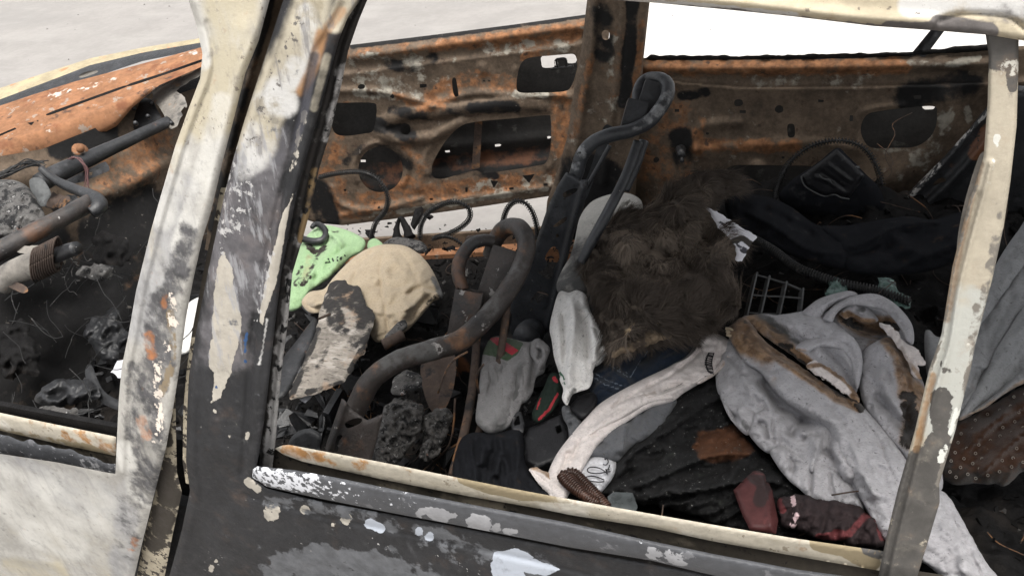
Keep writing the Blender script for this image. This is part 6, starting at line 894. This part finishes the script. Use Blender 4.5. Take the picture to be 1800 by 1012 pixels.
# things glimpsed between the door pillars and in the driver's footwell
o = cloth('white_cloth', [(318, 560), (334, 530), (362, 526), (352, 590), (330, 620), (312, 615)], flat(.60), M_white, 'white cloth scrap glimpsed between the two near door pillars', 'cloth', step=4, bulge=(.03, 20), folds=[('v', [(345, 535), (330, 600)], 5, .01)])
o = relief('paper_scrap', [(194, 654), (206, 634), (226, 628), (232, 650), (210, 664)], flat(.60), M_paper, step=4, th=.003, sm=False, edge=(2, 10)); tag(o, 'white crumpled paper scrap behind the front door pillar', 'paper')
o = relief('ash_heap', [(-30, 322), (0, 316), (30, 318), (55, 334), (72, 362), (80, 388), (60, 400), (30, 412), (0, 422), (-30, 426)], tilt((30, 400), .985, 20), M_ash, step=3.6, th=.03, bulge=(.05, 40), sharp=False, wr=[(.014, 18, 10, 1.5, 31, 'ridge'), (.006, 7, 0, 1, 32, 'n')]); tag(o, 'grey heap of ash on the dashboard beam', 'ash')
o = relief('bent_sheet', [(52, 316), (66, 312), (78, 318), (90, 340), (84, 352), (80, 362), (70, 362), (62, 346), (54, 334)], tilt((70, 340), 1.03, 40), M_plast, step=3.4, th=.003, bulge=(.008, 8), folds=[('r', [(60, 320), (74, 345)], 6, .008)]); tag(o, 'bent grey metal flake beside the ash heap', 'sheet')
gs_ = [tube_geo(list(at([(-20+rng.uniform(-8, 8), 305+k*1.8), (20+rng.uniform(-6, 6), 298+rng.uniform(-5, 9)), (50, 284+rng.uniform(-5, 10)), (78+rng.uniform(-8, 8), 288+rng.uniform(-6, 8))], tilt((40, 300), 1.0+rng.uniform(0, .02), 10))), .0016, seg=4, n=4) for k in range(16)]
V, Fc = merge(gs_); o = mesh_obj('wire_bundle', V, Fc, M_hose); tag(o, 'bundle of burnt black wires under the rusted scuttle panel', 'wires')
gs_ = [tube_geo([PZ(118+k*1.5, 278+rng.uniform(-3, 3), 1.01), PZ(138+rng.uniform(-4, 4), 278, 1.02), PZ(148+k, 298+rng.uniform(-3, 3), .99), PZ(152+rng.uniform(-6, 6), 325+rng.uniform(-6, 12), .95)], .0010, seg=4, n=4) for k in range(9)]
V, Fc = merge(gs_); o = mesh_obj('wire_bundle', V, Fc, mk('copper_wire', (.12, .06, .06), rough=.6, bump=None)); tag(o, 'thin copper wires hanging over the cross beam', 'wires')
r_ = np.random.default_rng(21); gs_ = []
for k in range(26):
    c = np.array([r_.uniform(60, 150), r_.uniform(432, 490)]); P = [c]
    for q in range(4): P.append(P[-1]+r_.normal(0, 4, 2)+np.array([2, 4]))
    gs_.append(tube_geo(at(P, yplane(.99+r_.uniform(0, .05))), .0009, seg=4, n=3))
V, Fc = merge(gs_); o = mesh_obj('frayed_wire', V, Fc, M_ash); tag(o, 'frayed thin wires hanging round the steering column', 'wires')

# ---------------- burnt wreckage in the dark front cabin
r5 = np.random.default_rng(55)
def crumple(name, c, sx, sy, z, m, label, cat, tiltd=35, seed=1, **kw):
    a = np.linspace(0, 2*math.pi, 11)[:-1]; q = np.random.default_rng(seed); rr_ = q.uniform(.65, 1.15, 10)
    ol = [(c[0]+sx*math.cos(t)*k, c[1]+sy*math.sin(t)*k) for t, k in zip(a, rr_)]
    o = relief(name, ol, tilt(c, z, tiltd, q.uniform(-50, 50)), m, step=4, th=.004, bulge=(.012, 12), edge=(4, 12), wr=[(.022, 22, q.uniform(0, 180), 1.8, seed, 'ridge'), (.007, 8, 30, 1, seed+1, 'n')], **kw)
    return tag(o, label, cat)
crumple('crumpled_sheet', (190, 590), 38, 46, .62, M_soot, 'crumpled dark grey burnt sheet low in the front footwell, left of the paper scrap', 'sheet', seed=101)
crumple('melted_trim', (120, 690), 70, 26, .66, M_soot, 'melted dark trim heaped just inside the front window ledge', 'trim', seed=103)
crumple('melted_trim', (30, 620), 40, 60, .66, M_char, 'sooty melted trim hanging under the steering column', 'trim', seed=105)
crumple('ash_clump', (95, 725), 40, 12, .74, M_ash, 'flat ash clump just behind the front window ledge', 'ash', seed=107)
crumple('ash_clump', (165, 478), 40, 14, .84, M_ash, 'thin ash clump dangling beside the steering column shaft', 'ash', seed=109)
crumple('charred_wood', (200, 440), 46, 30, .82, M_char, 'charred black board fragment behind the steering column', 'board', seed=111)
crumple('melted_trim', (110, 360), 30, 22, .90, M_soot, 'black melted trim framed by the looped support arm', 'trim', seed=113)
crumple('rusty_flange', (95, 352), 26, 16, .93, M_rod, 'small rusty flange under the looped support arm', 'flange', seed=115)
o = relief('pedal_arm', [(150, 660), (160, 640), (186, 690), (250, 720), (240, 730), (176, 706)], tilt((190, 690), .66, 30), M_soot, step=5, th=.01, bulge=(.006, 6)); tag(o, 'black bent pedal arm in the front footwell', 'pedal')
gs_ = []
for k in range(60):
    x, y = r5.uniform(0, 320), r5.uniform(400, 720); P = [np.array([x, y])]; d = r5.normal(size=2)
    for q in range(5): d = d+r5.normal(0, .22, 2); d /= np.linalg.norm(d); P.append(P[-1]+d*r5.uniform(8, 22))
    gs_.append(tube_geo(at(P, tilt((x, y), r5.uniform(.6, .85), 40)), r5.uniform(.0006, .0016), seg=4, n=4))
V, Fc = merge(gs_); o = mesh_obj('loose_wires', V, Fc, M_hose); tag(o, 'loose burnt wires dangling through the front cabin', 'wire', kind='stuff')
